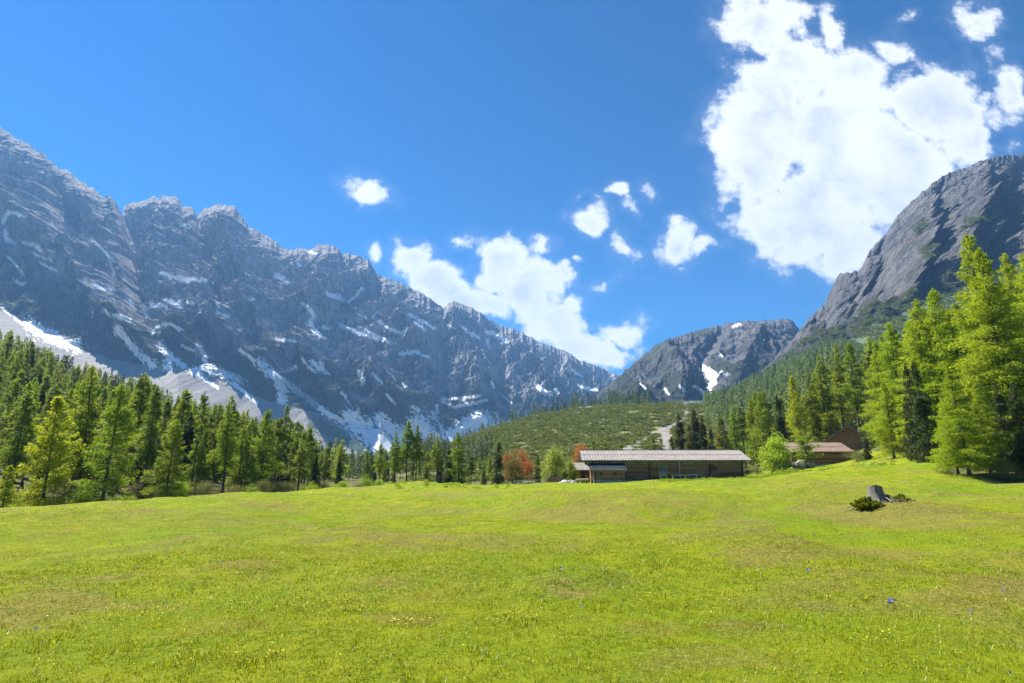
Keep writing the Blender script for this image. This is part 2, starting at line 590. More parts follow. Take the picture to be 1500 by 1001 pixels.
for p in _pxs:
    pts = [(3.0, 0.0), (9.0, 0.0)]
    if PROFILE[p][0][1] > 30:
        pts.append((14.0, 0.0 if p > 200 else -0.08))
    for (py, Y) in PROFILE[p]:
        P3 = pt(p, py, Y)
        pts.append((math.hypot(P3[0], P3[1]), P3[2]))
    rl, zl = pts[-1]
    pts += [(rl * 1.6, -25.0), (7000, -60.0)]
    rr = np.array([q[0] for q in pts]); zz = np.array([q[1] for q in pts])
    _tab.append(np.interp(np.exp(_lr), rr, zz))
_tab = np.array(_tab)
NPHI = 721
PHI = np.linspace(-math.pi, math.pi, NPHI)
TAB = np.array([np.interp(PHI, _phi, _tab[:, k]) for k in range(NLR)]).T
back = sstep(R(75), R(120), np.abs(PHI))[:, None]
TAB = TAB * (1 - back) + back * np.interp(np.exp(_lr), [3, 40, 300, 2000, 6000], [0, -.3, 12, 20, -60])[None]


def _blur(A, k, axis):
    w = np.exp(-np.linspace(-2, 2, 2 * k + 1) ** 2); w /= w.sum()
    pad = [(0, 0), (0, 0)]; pad[axis] = (k, k)
    B = np.pad(A, pad, mode='edge'); o = 0
    for i, ww in enumerate(w):
        sl = [slice(None), slice(None)]; sl[axis] = slice(i, i + A.shape[axis])
        o = o + ww * B[tuple(sl)]
    return o


TAB = _blur(_blur(TAB, 5, 1), 5, 0)

# low swells and hummocks of the pasture: photo column, distance, radius (m), height
MOUNDS = [(1290, 21.0, 2.4, .38), (1350, 20.5, 2.0, .22), (1090, 13.5, 1.9, .34), (1150, 11.5, 1.3, .26), (845, 8.7, .8, .20),
          (960, 26, 3.2, .20), (1010, 23, 3, .16), (880, 29, 4, .22), (370, 10.5, 1.0, .06), (620, 66, 6, .5), (1260, 60, 6, .6), (1190, 52, 7, .5),
          (1180, 30, 4, .22), (1420, 26, 4, .2), (1120, 45, 4, .35), (1000, 50, 7, .35), (520, 32, 6, .2), (260, 22, 4, .14), (1450, 11.5, 1.6, .10), (600, 15, 3, .08)]
MOUNDS = [(gp(a, 700)[0] * Y, Y, r, h) for a, Y, r, h in MOUNDS]
MOUNDS += [(gp(a, 700)[0] * Y, Y, r, h) for a, Y, r, h in [(1420, 8.3, 1.2, .16), (368, 9.8, .7, .10), (280, 13.5, 1.6, .12), (1440, 17, 2, .18), (720, 14, 1.8, .12), (560, 15, 2, .13), (860, 24, 2.6, .26), (930, 21, 2.2, .2), (790, 26, 2.2, .22), (1200, 33, 3, .35), (600, 9, 1.4, .09), (1180, 9, 1.2, .10)]]


def G(x, y):
    """ground height"""
    x = np.asarray(x, float); y = np.asarray(y, float)
    r = np.hypot(x, y)
    ph = np.arctan2(x, y)
    fi = (ph + math.pi) / (2 * math.pi) * (NPHI - 1)
    fj = (np.log(np.maximum(r, 3.001)) - LR0) / (LR1 - LR0) * (NLR - 1)
    fj = np.clip(fj, 0, NLR - 1.001); fi = np.clip(fi, 0, NPHI - 1.001)
    i = fi.astype(int); j = fj.astype(int); a = fi - i; b = fj - j
    z = (TAB[i, j] * (1 - a) + TAB[i + 1, j] * a) * (1 - b) + (TAB[i, j + 1] * (1 - a) + TAB[i + 1, j + 1] * a) * b
    z = z * sstep(2.0, 9.0, r)
    for mx, my, mr, mh in MOUNDS:
        d2 = ((x - mx) ** 2 + ((y - my) * 1.15) ** 2) / mr ** 2
        z = z + mh * np.exp(-d2 * 1.2)
    near = 1 - sstep(60, 110, r)
    z = z + near * (.09 * fbm(x / 3.2, y / 3.2, 3, 5) * sstep(3, 10, r) + .46 * perlin(x / 11.0, y / 8.0, 9) * sstep(9, 25, r) + .27 * perlin(x / 4.6, y / 3.0, 19) * sstep(8, 20, r))
    z = z + sstep(90, 250, r) * (2.2 * fbm(x / 45, y / 45, 4, 21) + .9 * fbm(x / 9, y / 9, 3, 22))
    z = z + near * .11 * np.abs(perlin(x / 1.6, y / .7, 12)) * sstep(.0, .25, fbm(x / 7, y / 6, 2, 14))
    return z


_EDGE_PX = np.array([-150, 0, 100, 200, 300, 400, 480, 560, 700, 860, 960, 1100, 1150, 1250, 1300, 1340, 1365, 1400, 1450, 1500, 1650])
_EDGE_Y = np.array([38, 44, 47, 50, 54, 58, 64, 72, 80, 92, 100, 105, 112, 108, 84, 74, 62, 48, 42, 38, 32.])
_EDGE_T = np.array([gp(p, 690)[0] for p in _EDGE_PX])


def edge_y(x, y):
    return np.interp(x / np.maximum(y, .1), _EDGE_T, _EDGE_Y)


GRAVEL = [[(1002, 590), (1006, 603), (1000, 615), (985, 625), (962, 632), (945, 644), (925, 655), (905, 662)], [(1000, 592), (1040, 590), (1075, 594)],
          [(975, 640), (975, 662)], [(820, 600), (870, 596)], [(905, 662), (985, 662)]]
GRAVEL_W = [4, 2.2, 13, 1.2, 4]


# worn, brown-olive or yellowish patches of turf: photo column, row, half-width, half-height, strength
PATCH = [(840, 868, 55, 13, 1), (1110, 820, 75, 14, .9), (1060, 797, 70, 8, .6), (1305, 763, 130, 18, 1.2), (860, 757, 60, 5, 1), (930, 767, 55, 6, 1), (790, 755, 35, 4, .9), (975, 751, 45, 5, .9), (1200, 733, 45, 7, .8), (1420, 890, 90, 17, .9), (1180, 868, 60, 9, .7),
         (280, 786, 65, 7, .6), (368, 836, 38, 6, .8), (560, 790, 75, 10, .6), (720, 800, 55, 9, .6), (1440, 768, 65, 9, .7), (1255, 699, 60, 7, .7), (1345, 705, 50, 5, .7), (640, 722, 45, 3, .9), (1120, 706, 30, 4, .9), (560, 747, 50, 5, .5), (1060, 960, 70, 16, .5), (330, 925, 90, 14, .4),
         (600, 905, 70, 11, .6), (150, 800, 80, 9, .5), (820, 722, 60, 3, .5), (1480, 830, 50, 10, .6), (1240, 690, 55, 4, .8), (960, 920, 60, 12, .5), (60, 870, 60, 12, .5)]
PW = []
for a, b, wx, wy, st in PATCH:
    gx_, gz_ = gp(a, b)
    Yp = min(EYE / -gz_ if gz_ < -.015 else 75.0, 75.0)
    PW.append((gx_ * Yp, Yp, wx / F_PX * Yp * 1.02, max(.25, min(Yp * Yp * wy / (F_PX * EYE), 6)), st))


def dryness(x, y):
    n = fbm(x / 4.5, y / 3.0, 4, 40) * .9 + fbm(x / 1.1, y / .8, 3, 41) * .35
    d = sstep(.08, .42, n) * .85
    d = np.maximum(d, .8 * sstep(.15, .45, fbm(x / 7 + 3, y / 2.6, 3, 47)) * sstep(10, 30, np.hypot(x, y)))
    for mx, my, mr, mh in MOUNDS:
        if mr < 5:
            d = d + .75 * np.exp(-(((x - mx) / mr) ** 2 + ((y - my + .35 * mr) / (mr * .8)) ** 2) * 1.6) * sstep(-.35, .3, fbm(x / .7, y / .5, 3, 44))
    rag = 1.0 * fbm(x / 1.5, y / .42, 4, 49) + .5 * fbm(x / 3, y / 2, 2, 50)
    for mx, my, rx, ry, st in PW:
        q = ((x - mx) / rx) ** 2 + ((y - my) / ry) ** 2
        d = np.maximum(d, .9 * st * sstep(.0, .45, 1 - q * .8 + rag * 1.1 - .25) * (q < 3))
    return np.clip(d, 0, 1)


def build_ground():
    pa = np.radians(np.concatenate([np.linspace(-180, -56, 60)[:-1], np.linspace(-56, 56, 900), np.linspace(56, 180, 60)[1:-1]]))
    ra = np.concatenate([[0.4, 1.0, 1.8, 2.6], np.exp(np.linspace(math.log(3.3), math.log(800), 640)), np.exp(np.linspace(math.log(830), math.log(4500), 24))])
    P, Rr = np.meshgrid(pa, ra)
    X = Rr * np.sin(P); Y = Rr * np.cos(P)
    Z = G(X, Y)
    nr, nc = X.shape
    V = np.stack([X, Y, Z], -1).reshape(-1, 3)
    V = np.vstack([V, [[0, 0, 0]]])
    Fq = grid_faces(nr, nc, True)[:, ::-1]
    c = len(V) - 1
    j = np.arange(nc)
    Ft = np.stack([np.full(nc, c), j, (j + 1) % nc], -1)[:, ::-1]
    x, y, z = V[:, 0], V[:, 1], V[:, 2]
    px, py = project(x, y, z)
    ey = edge_y(x, y)
    fwd = y > 1
    meadow = np.where(fwd, 1 - sstep(ey - 1.0, ey + 3.0, y + 1.5 * fbm(x / 3, y / 3, 3, 60)), 1.0)
    t = x / np.maximum(y, .1)
    shrub = sstep(-.24, -.10, t + .05 * perlin(x / 20, y / 20, 3)) * sstep(125, 170, y)
    grav = np.zeros(len(V))
    wob = fbm(x / 6, y / 9, 4, 70)
    for pl, w in zip(GRAVEL, GRAVEL_W):
        d = seg_dist(px, py, pl)
        grav = np.maximum(grav, 1 - sstep(w * .55, w * 1.1, d - wob * w * 2.2))
    grav *= sstep(130, 150, y)
    A = np.stack([meadow, shrub, grav], -1)
    B = np.stack([dryness(x, y), sstep(0, .45, fbm(x / 14, y / 14, 4, 77)), np.zeros(len(V))], -1)
    m, nt, b = new_mat('ground_soil_and_turf')
    za = nattr(nt, 'zone'); zb = nattr(nt, 'wear')
    s1 = nt.nodes.new('ShaderNodeSeparateColor'); nt.links.new(za.outputs['Color'], s1.inputs[0])
    s2 = nt.nodes.new('ShaderNodeSeparateColor'); nt.links.new(zb.outputs['Color'], s2.inputs[0])
    fine = nnoise(nt, 14, 6, .7); mid = nnoise(nt, 1.3, 5, .6); big = nnoise(nt, .16, 5, .6)
    vf = nnoise(nt, 60, 3, .7)
    turf = nmix(nt, nramp(nt, fine, .3, .7), (.06, .10, .003), (.27, .315, .007))
    turf = nmix(nt, nramp(nt, mid, .45, .75), turf, (.27, .28, .01))
    turf = nmix(nt, nramp(nt, big, .45, .7), turf, nmix(nt, .6, turf, (.09, .19, .006)))
    soil = nmix(nt, nramp(nt, fine, .4, .65), (.10, .085, .022), (.30, .245, .07))
    fdry = nt.nodes.new('ShaderNodeMath'); fdry.operation = 'MULTIPLY'; fdry.use_clamp = True
    nt.links.new(s2.outputs[0], fdry.inputs[0]); nt.links.new(nramp(nt, fine, .25, .6), fdry.inputs[1])
    turf = nmix(nt, fdry.outputs[0], turf, soil)
    floor = nmix(nt, nramp(nt, mid, .4, .65), (.06, .07, .02), (.15, .14, .05))
    floor = nmix(nt, nramp(nt, fine, .55, .75), floor, (.10, .14, .03))
    heath = nmix(nt, nramp(nt, mid, .35, .65), (.08, .10, .025), (.16, .155, .05))
    heath = nmix(nt, nramp(nt, big, .54, .66), heath, (.33, .26, .14))
    stone = nmix(nt, nramp(nt, mid, .3, .7), (.15, .14, .13), (.26, .245, .23))
    stone = nmix(nt, nramp(nt, fine, .5, .8), stone, (.13, .13, .11))
    col = nmix(nt, s1.outputs[1], floor, heath)
    col = nmix(nt, s1.outputs[0], col, turf)
    col = nmix(nt, s1.outputs[2], col, stone)
    nt.links.new(col, b.inputs['Base Color'])
    b.inputs['Roughness'].default_value = .95
    b.inputs['Specular IOR Level'].default_value = .1
    bm = nbump(nt, mid, .22, 1.0)
    bm = nbump(nt, fine, .10, .8, bm)
    bm = nbump(nt, vf, .03, .7, bm)
    nt.links.new(bm, b.inputs['Normal'])
    me = mk_mesh('ground', V, [Fq, Ft], [m], True, {'zone': A, 'wear': B})
    tag(link('ground', me), kind='structure')


build_ground()

# ------------------------------------------------------------------ mountains
SNOW = [
    ([(236, 399), (250, 406), (272, 410), (300, 411)], 3.6), ([(223, 447), (232, 449), (243, 449)], 4), ([(240, 438), (252, 443), (266, 451)], 3.5), ([(258, 445), (266, 440)], 3),
    ([(118, 412), (140, 421), (162, 425)], 3), ([(168, 462), (180, 466), (192, 470)], 3.5), ([(46, 477), (60, 488), (80, 493), (95, 502), (112, 508)], 12), ([(0, 449), (30, 472), (60, 492), (78, 504)], 2.2),
    ([(172, 482), (186, 498), (200, 514), (214, 528), (224, 534)], 7), ([(224, 489), (230, 480), (240, 475), (252, 476), (266, 484)], 3), ([(236, 506), (245, 516), (248, 528), (246, 538)], 7), ([(250, 520), (260, 530), (270, 538)], 5),
    ([(265, 506), (276, 512), (286, 514)], 2.5), ([(289, 506), (295, 513), (301, 524)], 4), ([(284, 544), (300, 539), (318, 545), (336, 552), (352, 558)], 8), ([(300, 528), (306, 536)], 4),
    ([(338, 560), (356, 573), (376, 590)], 3.2), ([(282, 542), (300, 556), (320, 568)], 2.6), ([(351, 512), (362, 520), (374, 530)], 3), ([(382, 533), (396, 545), (409, 556), (413, 570), (414, 586)], 9),
    ([(404, 548), (420, 543), (432, 538)], 3), ([(418, 556), (436, 574), (460, 592), (486, 610), (502, 618)], 6), ([(405, 497), (418, 499), (432, 500)], 3), ([(444, 446), (456, 455), (460, 464), (452, 474), (462, 484), (469, 493)], 4),
    ([(474, 480), (482, 482)], 3), ([(500, 477), (520, 486), (545, 493), (575, 503)], 3.6), ([(536, 484), (552, 492), (566, 499)], 2.5), ([(555, 471), (572, 482), (590, 490), (596, 480)], 2.6),
    ([(599, 461), (620, 472), (637, 481)], 2.6), ([(608, 472), (622, 484)], 3), ([(588, 519), (600, 516), (614, 517)], 3.6), ([(618, 520), (628, 524)], 2), ([(443, 525), (450, 536), (462, 545)], 2.6), ([(456, 530), (468, 538), (478, 546)], 4.5),
    ([(470, 532), (474, 540)], 3), ([(524, 543), (532, 552), (530, 563)], 4), ([(550, 551), (560, 562)], 2.6), ([(506, 615), (516, 621)], 4), ([(514, 612), (522, 620), (538, 634), (556, 648), (572, 658)], 18), ([(556, 613), (568, 624), (584, 636), (592, 646)], 12),
    ([(604, 596), (614, 602)], 3.4), ([(612, 618), (626, 634), (642, 648), (660, 664)], 17), ([(634, 607), (642, 618), (650, 634)], 4), ([(654, 648), (672, 632), (692, 618), (706, 614), (722, 626), (738, 630)], 15), ([(660, 660), (700, 640)], 14), ([(727, 606), (732, 622)], 3),
    ([(640, 594), (641, 606)], 2.6), ([(649, 585), (672, 584), (704, 580)], 2.6), ([(650, 589), (666, 596), (690, 592), (713, 586)], 2.8), ([(678, 583), (683, 592)], 2.2), ([(788, 567), (796, 573), (806, 578)], 4.5), ([(848, 565), (860, 569), (874, 572)], 3),
    ([(814, 570), (817, 576)], 2.4), ([(712, 486), (728, 491), (743, 501)], 3.4), ([(693, 489), (702, 495)], 2.4), ([(713, 498), (716, 508)], 2.8), ([(678, 479), (692, 494)], 1.8), ([(656, 477), (668, 481)], 1.8), ([(838, 542), (852, 552)], 2),
    ([(510, 442), (522, 434), (530, 422)], 2.2), ([(480, 431), (490, 434), (502, 438)], 4), ([(405, 404), (414, 408), (420, 414)], 4), ([(436, 384), (440, 390)], 2.6), ([(452, 368), (462, 372)], 2.2), ([(546, 464), (552, 458)], 1.8), ([(525, 460), (536, 466)], 2),
    ([(4, 326), (8, 318), (14, 312)], 3.4), ([(18, 311), (28, 315), (38, 318)], 2.6), ([(8, 338), (10, 352), (22, 356)], 3.4), ([(36, 356), (48, 358), (62, 368)], 3), ([(60, 386), (72, 392), (82, 397)], 2.6), ([(12, 376), (24, 388), (34, 402)], 2),
    ([(50, 372), (64, 378), (76, 382)], 2), ([(134, 350), (148, 363), (166, 382)], 1.8), ([(20, 408), (32, 418), (40, 412)], 2.4), ([(152, 456), (158, 460)], 4), ([(190, 436), (194, 446)], 4.2), ([(213, 458), (216, 464)], 2.4),
    ([(266, 332), (274, 330)], 2.2), ([(276, 442), (282, 446)], 3), ([(318, 458), (336, 464)], 2), ([(194, 358), (198, 364)], 2), ([(364, 440), (372, 438)], 1.8), ([(318, 444), (320, 450)], 2), ([(590, 560), (594, 566)], 2), ([(500, 575), (512, 590)], 2), ([(566, 578), (578, 592)], 2),
    ([(720, 560), (724, 568)], 2), ([(736, 580), (752, 592)], 1.5), ([(1030, 538), (1040, 546), (1050, 551)], 5), ([(1036, 548), (1043, 560), (1038, 572)], 6), ([(1018, 566), (1030, 576)], 2.6), ([(1052, 518), (1058, 522)], 1.8), ([(1024, 518), (1032, 526)], 1.5),
    ([(996, 564), (1002, 574)], 1.6), ([(974, 570), (980, 578)], 1.4), ([(938, 562), (946, 570)], 1.2), ([(1056, 545), (1068, 549)], 1.8), ([(1074, 478), (1084, 475)], 2),
]
SNOW_B = [(min(p[0] for p in pl) - w * 3, max(p[0] for p in pl) + w * 3, min(p[1] for p in pl) - w * 3, max(p[1] for p in pl) + w * 3, pl, w) for pl, w in SNOW]


def rock_mat(k=1.0, name='limestone_with_snow_and_scree'):
    m, nt, b = new_mat(name)
    a = nattr(nt, 'cover')
    s = nt.nodes.new('ShaderNodeSeparateColor'); nt.links.new(a.outputs['Color'], s.inputs[0])
    snow, scree, veg = s.outputs[0], s.outputs[1], s.outputs[2]
    n1 = nnoise(nt, .012, 8, .65, stretch=(1, 1, .45))
    n2 = nnoise(nt, .06, 8, .7, stretch=(1, 1, .35), dist=.6)
    n3 = nnoise(nt, .22, 6, .7)
    n4 = nnoise(nt, .55, 5, .7, stretch=(1.6, 1.6, .35), dist=.8)
    strata = nnoise(nt, .02, 6, .6, stretch=(.25, .25, 2.6), dist=1.0)
    rockc = nmix(nt, nramp(nt, n1, .35, .65), (.27, .265, .26), (.44, .42, .40))
    rockc = nmix(nt, nramp(nt, n2, .44, .58), rockc, (.15, .15, .158))
    rockc = nmix(nt, nramp(nt, n3, .58, .75), rockc, (.60, .57, .53))
    rockc = nmix(nt, nramp(nt, n4, .54, .74), rockc, (.17, .17, .18))
    rockc = nmix(nt, nramp(nt, n4, .40, .26), rockc, (.55, .53, .50))
    rockc = nmix(nt, nramp(nt, strata, .60, .72), rockc, (.40, .29, .22))
    green = nmix(nt, nramp(nt, n3, .35, .65), (.022, .034, .016), (.055, .07, .03))
    sc = nmix(nt, nramp(nt, n3, .35, .7), (.20, .19, .175), (.31, .295, .28))
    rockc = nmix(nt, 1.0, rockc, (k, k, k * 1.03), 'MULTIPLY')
    col = nmix(nt, veg, rockc, green)
    col = nmix(nt, scree, col, sc)
    vs = nt.nodes.new('ShaderNodeMath'); vs.operation = 'MULTIPLY'
    nt.links.new(scree, vs.inputs[0]); nt.links.new(a.outputs['Alpha'], vs.inputs[1])
    col = nmix(nt, vs.outputs[0], col, nmix(nt, nramp(nt, n2, .4, .6), (.04, .075, .04), (.10, .13, .06)))
    col = nmix(nt, snow, col, (.86, .88, .92))
    nt.links.new(col, b.inputs['Base Color'])
    b.inputs['Roughness'].default_value = .9
    b.inputs['Specular IOR Level'].default_value = .15
    bp = nbump(nt, n2, 16, 1.0)
    bp = nbump(nt, n3, 4.5, 1.0, bp)
    inv = nt.nodes.new('ShaderNodeMath'); inv.operation = 'MAXIMUM'
    nt.links.new(snow, inv.inputs[0]); nt.links.new(scree, inv.inputs[1])
    geo = nt.nodes.new('ShaderNodeNewGeometry')
    vm = nt.nodes.new('ShaderNodeMix'); vm.data_type = 'VECTOR'
    nt.links.new(inv.outputs[0], vm.inputs['Factor'])
    nt.links.new(bp, vm.inputs[4]); nt.links.new(nbump(nt, n3, 1.5, .6), vm.inputs[5])
    nt.links.new(vm.outputs[1], b.inputs['Normal'])
    return m


MAT['rock'] = rock_mat(1.2)
MAT['rock_shaded'] = rock_mat(.52, 'shaded_limestone_with_snow_and_scree')  # same limestone darkened: the mountain's shade is put into the rock colour


def mountain(name, ridge, brk, foot, nc, nr, amp, seed, tilt, ribs=(), veg_h=60, back=(700, 500), veg_extra=(), jag=3.0, scree_green=(), xr=None, rock_scale=1.0, grain=1.0):
    """ridge/brk/foot: lists of (column, row, distance)"""
    x0, x1 = xr
    s = np.linspace(x0, x1, nc)

    def col3(L):
        L = np.array(L, float)
        return np.interp(s, L[:, 0], L[:, 1]), np.interp(s, L[:, 0], L[:, 2])
    rp, rY = col3(ridge); bp, bY = col3(brk); fp, fY = col3(foot)
    rp = rp - jag * (ridged(s / 15, s * 0 + 3, 6, seed + 3, .62) - .45) * 2.1
    k = np.exp(-np.linspace(-2, 2, 41) ** 2); k /= k.sum()
    rY = np.convolve(np.pad(rY, 20, mode='edge'), k, 'valid'); bY = np.convolve(np.pad(bY, 20, mode='edge'), k, 'valid')

    def P3(p, Y):
        a, b_ = gp(s, p)
        return np.stack([Y * a, Y, EYE + Y * b_], -1)
    Rg, Bk, Ft = P3(rp, rY), P3(bp, bY), P3(fp, fY)
    n1 = int(nr * .27); n2 = nr - n1 - 14
    rows = []; tt = []
    for i in range(n1):
        t = i / n1
        rows.append(Ft + (Bk - Ft) * t + np.array([0, 0, -1.0]) * (math.sin(t * math.pi) * 12)); tt.append(-1 + t)
    for i in range(n2 + 1):
        t = i / n2
        rows.append(Bk + (Rg - Bk) * t); tt.append(t)
    for i in range(1, 14):
        t = i / 13
        rows.append(Rg + np.array([0, back[0], -back[1]]) * (t ** 1.3)); tt.append(1 + t)
    P = np.array(rows)
    t = np.array(tt)[:, None] + s[None] * 0
    X, Y, Z = P[..., 0].copy(), P[..., 1].copy(), P[..., 2].copy()
    cx, cy_ = project(X, Y, Z)
    # along-slope coordinate
    ca, sa = math.cos(R(tilt)), math.sin(R(tilt))
    U = X * ca + Z * sa; W = -X * sa + Z * ca
    gs = rock_scale
    wx = 60 * fbm(U / 260, W / 260, 3, seed + 50)
    D = 0.86 * (ridged((U + wx) / (330 * gs), W / (820 * gs), 4, seed) - .4)
    D += 0.45 * (ridged((U + wx * .5) / (120 * gs), W / (250 * gs), 5, seed + 7) - .4)
    D += 0.36 * grain * (ridged((X + wx) / (48 * gs), Z / (70 * gs), 4, seed + 9) - .4)
    D += 0.10 * grain * (ridged((U) / (17 * gs), W / (21 * gs), 4, seed + 11) - .4)
    D += 0.07 * fbm(X / 40, (Z + .25 * X) / 9, 3, seed + 15)
    if name == 'mountain_rock_shoulder':
        D += .55 * (ridged(X / 95, Z / 70, 5, seed + 200, .55) - .4) + .22 * (ridged(X / 30, Z / 20, 4, seed + 210, .6) - .4)
        zz = Z / 34 + 1.6 * fbm(X / 120, Z / 120, 3, seed + 220)
        D += .16 * (np.abs((zz % 1) - .3) - .3)
    D = D * amp
    for pts, w, h in ribs:
        h = h * (1.5 if name == 'mountain_rock_shoulder' else 1)
        d = seg_dist(cx, cy_, pts)
        D = D + h * np.clip(1 - d / w, 0, 1) ** 1.3
    env = sstep(-.06, .14, t) * (1 - .93 * sstep(.72, 1.0, t)) * (t <= 1)
    scr = (1 - sstep(-.08, .03, t))
    scn = .07 * amp * (fbm(X / 60, Z / 200, 4, seed + 30) + .12 * fbm(X / 14, Z / 30, 3, seed + 31)) * scr * sstep(-1, -.7, t)
    ny = np.abs(np.gradient(Z, axis=0)) / (np.hypot(np.gradient(Z, axis=0), np.gradient(Y, axis=0)) + 1e-6)
    Y2 = Y - D * env * .9 - scn
    Z2 = Z + D * env * .30 + scn * .4
    backm = t > 1
    Z2 = Z2 + backm * 26 * fbm(X / 90, Y / 90, 4, seed + 4) * sstep(1.05, 1.3, t)
    V = np.stack([X, Y2, Z2], -1)
    px, py = project(X, Y2, Z2)
    # ---- cover
    wu = px * .8 + py * .6; wv = -px * .6 + py * .8
    wob = fbm(wu / 9, wv / 3.5, 4, seed + 60) * 1.5 + .8 * fbm(wu / 3.2, wv / 1.4, 2, seed + 61)
    snow = np.zeros_like(px)
    for a0, a1, b0, b1, pl, w in SNOW_B:
        msk = (px > a0) & (px < a1) & (py > b0) & (py < b1)
        if not msk.any():
            continue
        d = seg_dist(px[msk], py[msk], pl) + wob[msk] * w * .85
        v = 1 - sstep(w * .72, w * .72 + .7, d)
        snow[msk] = np.maximum(snow[msk], v)
    snow *= (t <= 1)
    # small flecks on ledges
    fl = -.08 + perlin(X / 33, (Z + .35 * X) / 8.0, seed + 70) * .6 + fbm(X / 110, Z / 110, 3, seed + 71)
    if name == 'mountain_range':
        snow = np.maximum(snow, sstep(.66, .72, fl) * sstep(.05, .2, t) * (t <= 1) * (1 - sstep(.8, .95, t)))
    edge = t + .06 * fbm(X / 60, Z / 60, 4, seed + 80)
    scree = (1 - sstep(-.03, .0, edge)) * (t > -2)
    vn = fbm(X / 70, Z / 70, 5, seed + 90)
    hv = (t * (bp - rp)[None])
    veg = (1 - sstep(veg_h * .25, veg_h, hv + vn * veg_h * 1.5)) * (1 - scree) * (t <= 1.0)
    for pts, w, st in veg_extra:
        d = seg_dist(px, py, pts)
        veg = np.maximum(veg, st * (1 - sstep(w * .4, w, d + vn * w * 1.4)) * sstep(-.3, .15, vn + .12))
    veg *= .9
    gs_ = np.zeros_like(px)
    for pts, w in scree_green:
        d = seg_dist(px, py, pts)
        gs_ = np.maximum(gs_, 1 - sstep(w * .6, w, d + wob * w * .5))
    C = np.stack([snow, scree, veg, gs_], -1).reshape(-1, 4)
    V = V.reshape(-1, 3)
    Fq = grid_faces(P.shape[0], nc)
    me = mk_mesh(name, V, [Fq], [MAT['rock' if name == 'mountain_range' else 'rock_shaded']], False, {'cover': C})
    o = tag(link(name, me), kind='structure')
    return V.reshape(P.shape), veg, px, py, t


RIDGE_A = [(-220, 60, 1650), (-100, 130, 1700), (0, 185, 1750), (20, 200, 1750), (40, 208, 1755), (48, 218, 1760), (62, 222, 1765), (85, 246, 1775), (100, 250, 1780), (122, 268, 1790), (138, 276, 1800),
           (150, 290, 1800), (160, 288, 1805), (170, 296, 1805), (178, 314, 1810), (184, 300, 2000), (200, 295, 2010), (215, 294, 2010), (226, 288, 2010), (236, 292, 2015), (240, 287, 2015), (260, 290, 2020), (268, 303, 2020),
           (282, 305, 2025), (288, 316, 2030), (300, 305, 2040), (320, 300, 2045), (345, 303, 2050), (354, 318, 2055), (364, 332, 2060), (380, 340, 2070), (400, 350, 2080), (412, 363, 2090), (425, 367, 2100),
           (443, 362, 2110), (452, 367, 2110), (470, 358, 2120), (490, 359, 2130), (500, 369, 2140), (520, 373, 2160), (540, 380, 2180), (552, 402, 2190), (580, 412, 2220), (610, 425, 2250), (635, 440, 2290),
           (648, 451, 2320), (662, 443, 2450), (680, 446, 2480), (700, 455, 2520), (725, 473, 2580), (740, 480, 2620), (755, 482, 2660), (790, 500, 2800), (830, 516, 2950), (845, 526, 3000), (870, 535, 3100), (900, 546, 3250), (930, 562, 3400), (1000, 590, 3700)]
BRK_A = [(-220, 380, 1300), (-100, 420, 1290), (0, 452, 1250), (60, 482, 1250), (120, 512, 1260), (180, 528, 1270), (215, 534, 1275), (243, 540, 1280), (262, 534, 1290), (300, 548, 1300), (350, 570, 1330), (370, 577, 1340), (395, 588, 1360), (414, 590, 1375), (450, 598, 1400),
         (500, 618, 1450), (512, 612, 1465), (530, 618, 1480), (545, 622, 1490), (557, 612, 1500), (580, 626, 1530), (610, 624, 1570), (640, 645, 1620), (675, 628, 1680), (700, 612, 1750), (735, 630, 1820), (760, 615, 1900), (830, 600, 2200), (900, 590, 2600), (1000, 610, 3100)]
FOOT_A = [(-220, 690, 640), (0, 691, 650), (240, 691, 900), (450, 691, 1150), (650, 691, 1480), (900, 691, 2300), (1000, 691, 2700)]
RIBS_A = [([(0, 300), (60, 330), (130, 400), (200, 500), (240, 536)], 45, 90), ([(178, 314), (190, 380), (198, 430), (200, 470)], 13, -95), ([(245, 292), (236, 350), (232, 400)], 26, 60), ([(288, 316), (300, 380), (322, 440)], 12, -70),
          ([(325, 302), (350, 380), (380, 440), (400, 520)], 32, 75), ([(330, 480), (365, 520), (400, 560), (412, 588)], 26, 85), ([(200, 480), (232, 520), (243, 538)], 16, 60), ([(262, 482), (285, 510), (302, 546)], 24, 75), ([(480, 360), (470, 420), (455, 500)], 30, 55),
          ([(443, 520), (470, 560), (505, 615)], 30, 100), ([(412, 540), (425, 560), (455, 590)], 10, -60), ([(540, 540), (580, 590), (612, 640)], 32, 100), ([(510, 570), (530, 600), (535, 618)], 18, 60), ([(552, 402), (600, 480), (640, 560)], 34, 45),
          ([(600, 425), (560, 480), (540, 540)], 14, -40), ([(662, 445), (690, 520), (700, 570)], 32, 60), ([(655, 590), (685, 610), (700, 614)], 16, 40), ([(755, 482), (790, 540), (800, 590)], 34, 60), ([(720, 475), (730, 540), (745, 600)], 16, -50), ([(60, 225), (90, 300), (110, 380)], 18, -60), ([(100, 252), (150, 330), (185, 400)], 22, 50)]
VEG_A = [([(0, 390), (60, 430), (120, 480), (200, 525)], 30, .8), ([(350, 530), (380, 560), (408, 582)], 22, .9), ([(440, 530), (470, 560), (500, 605)], 30, 1.0), ([(500, 560), (540, 570), (600, 610)], 34, .9), ([(630, 600), (680, 608)], 22, .6), ([(262, 490), (300, 530)], 22, .8), ([(205, 495), (235, 520)], 14, .8)]
SG_A = [([(462, 622), (500, 640), (540, 662), (580, 680)], 13), ([(455, 655), (500, 675)], 8), ([(585, 652), (600, 662), (620, 680)], 9), ([(520, 632), (545, 650)], 5)]
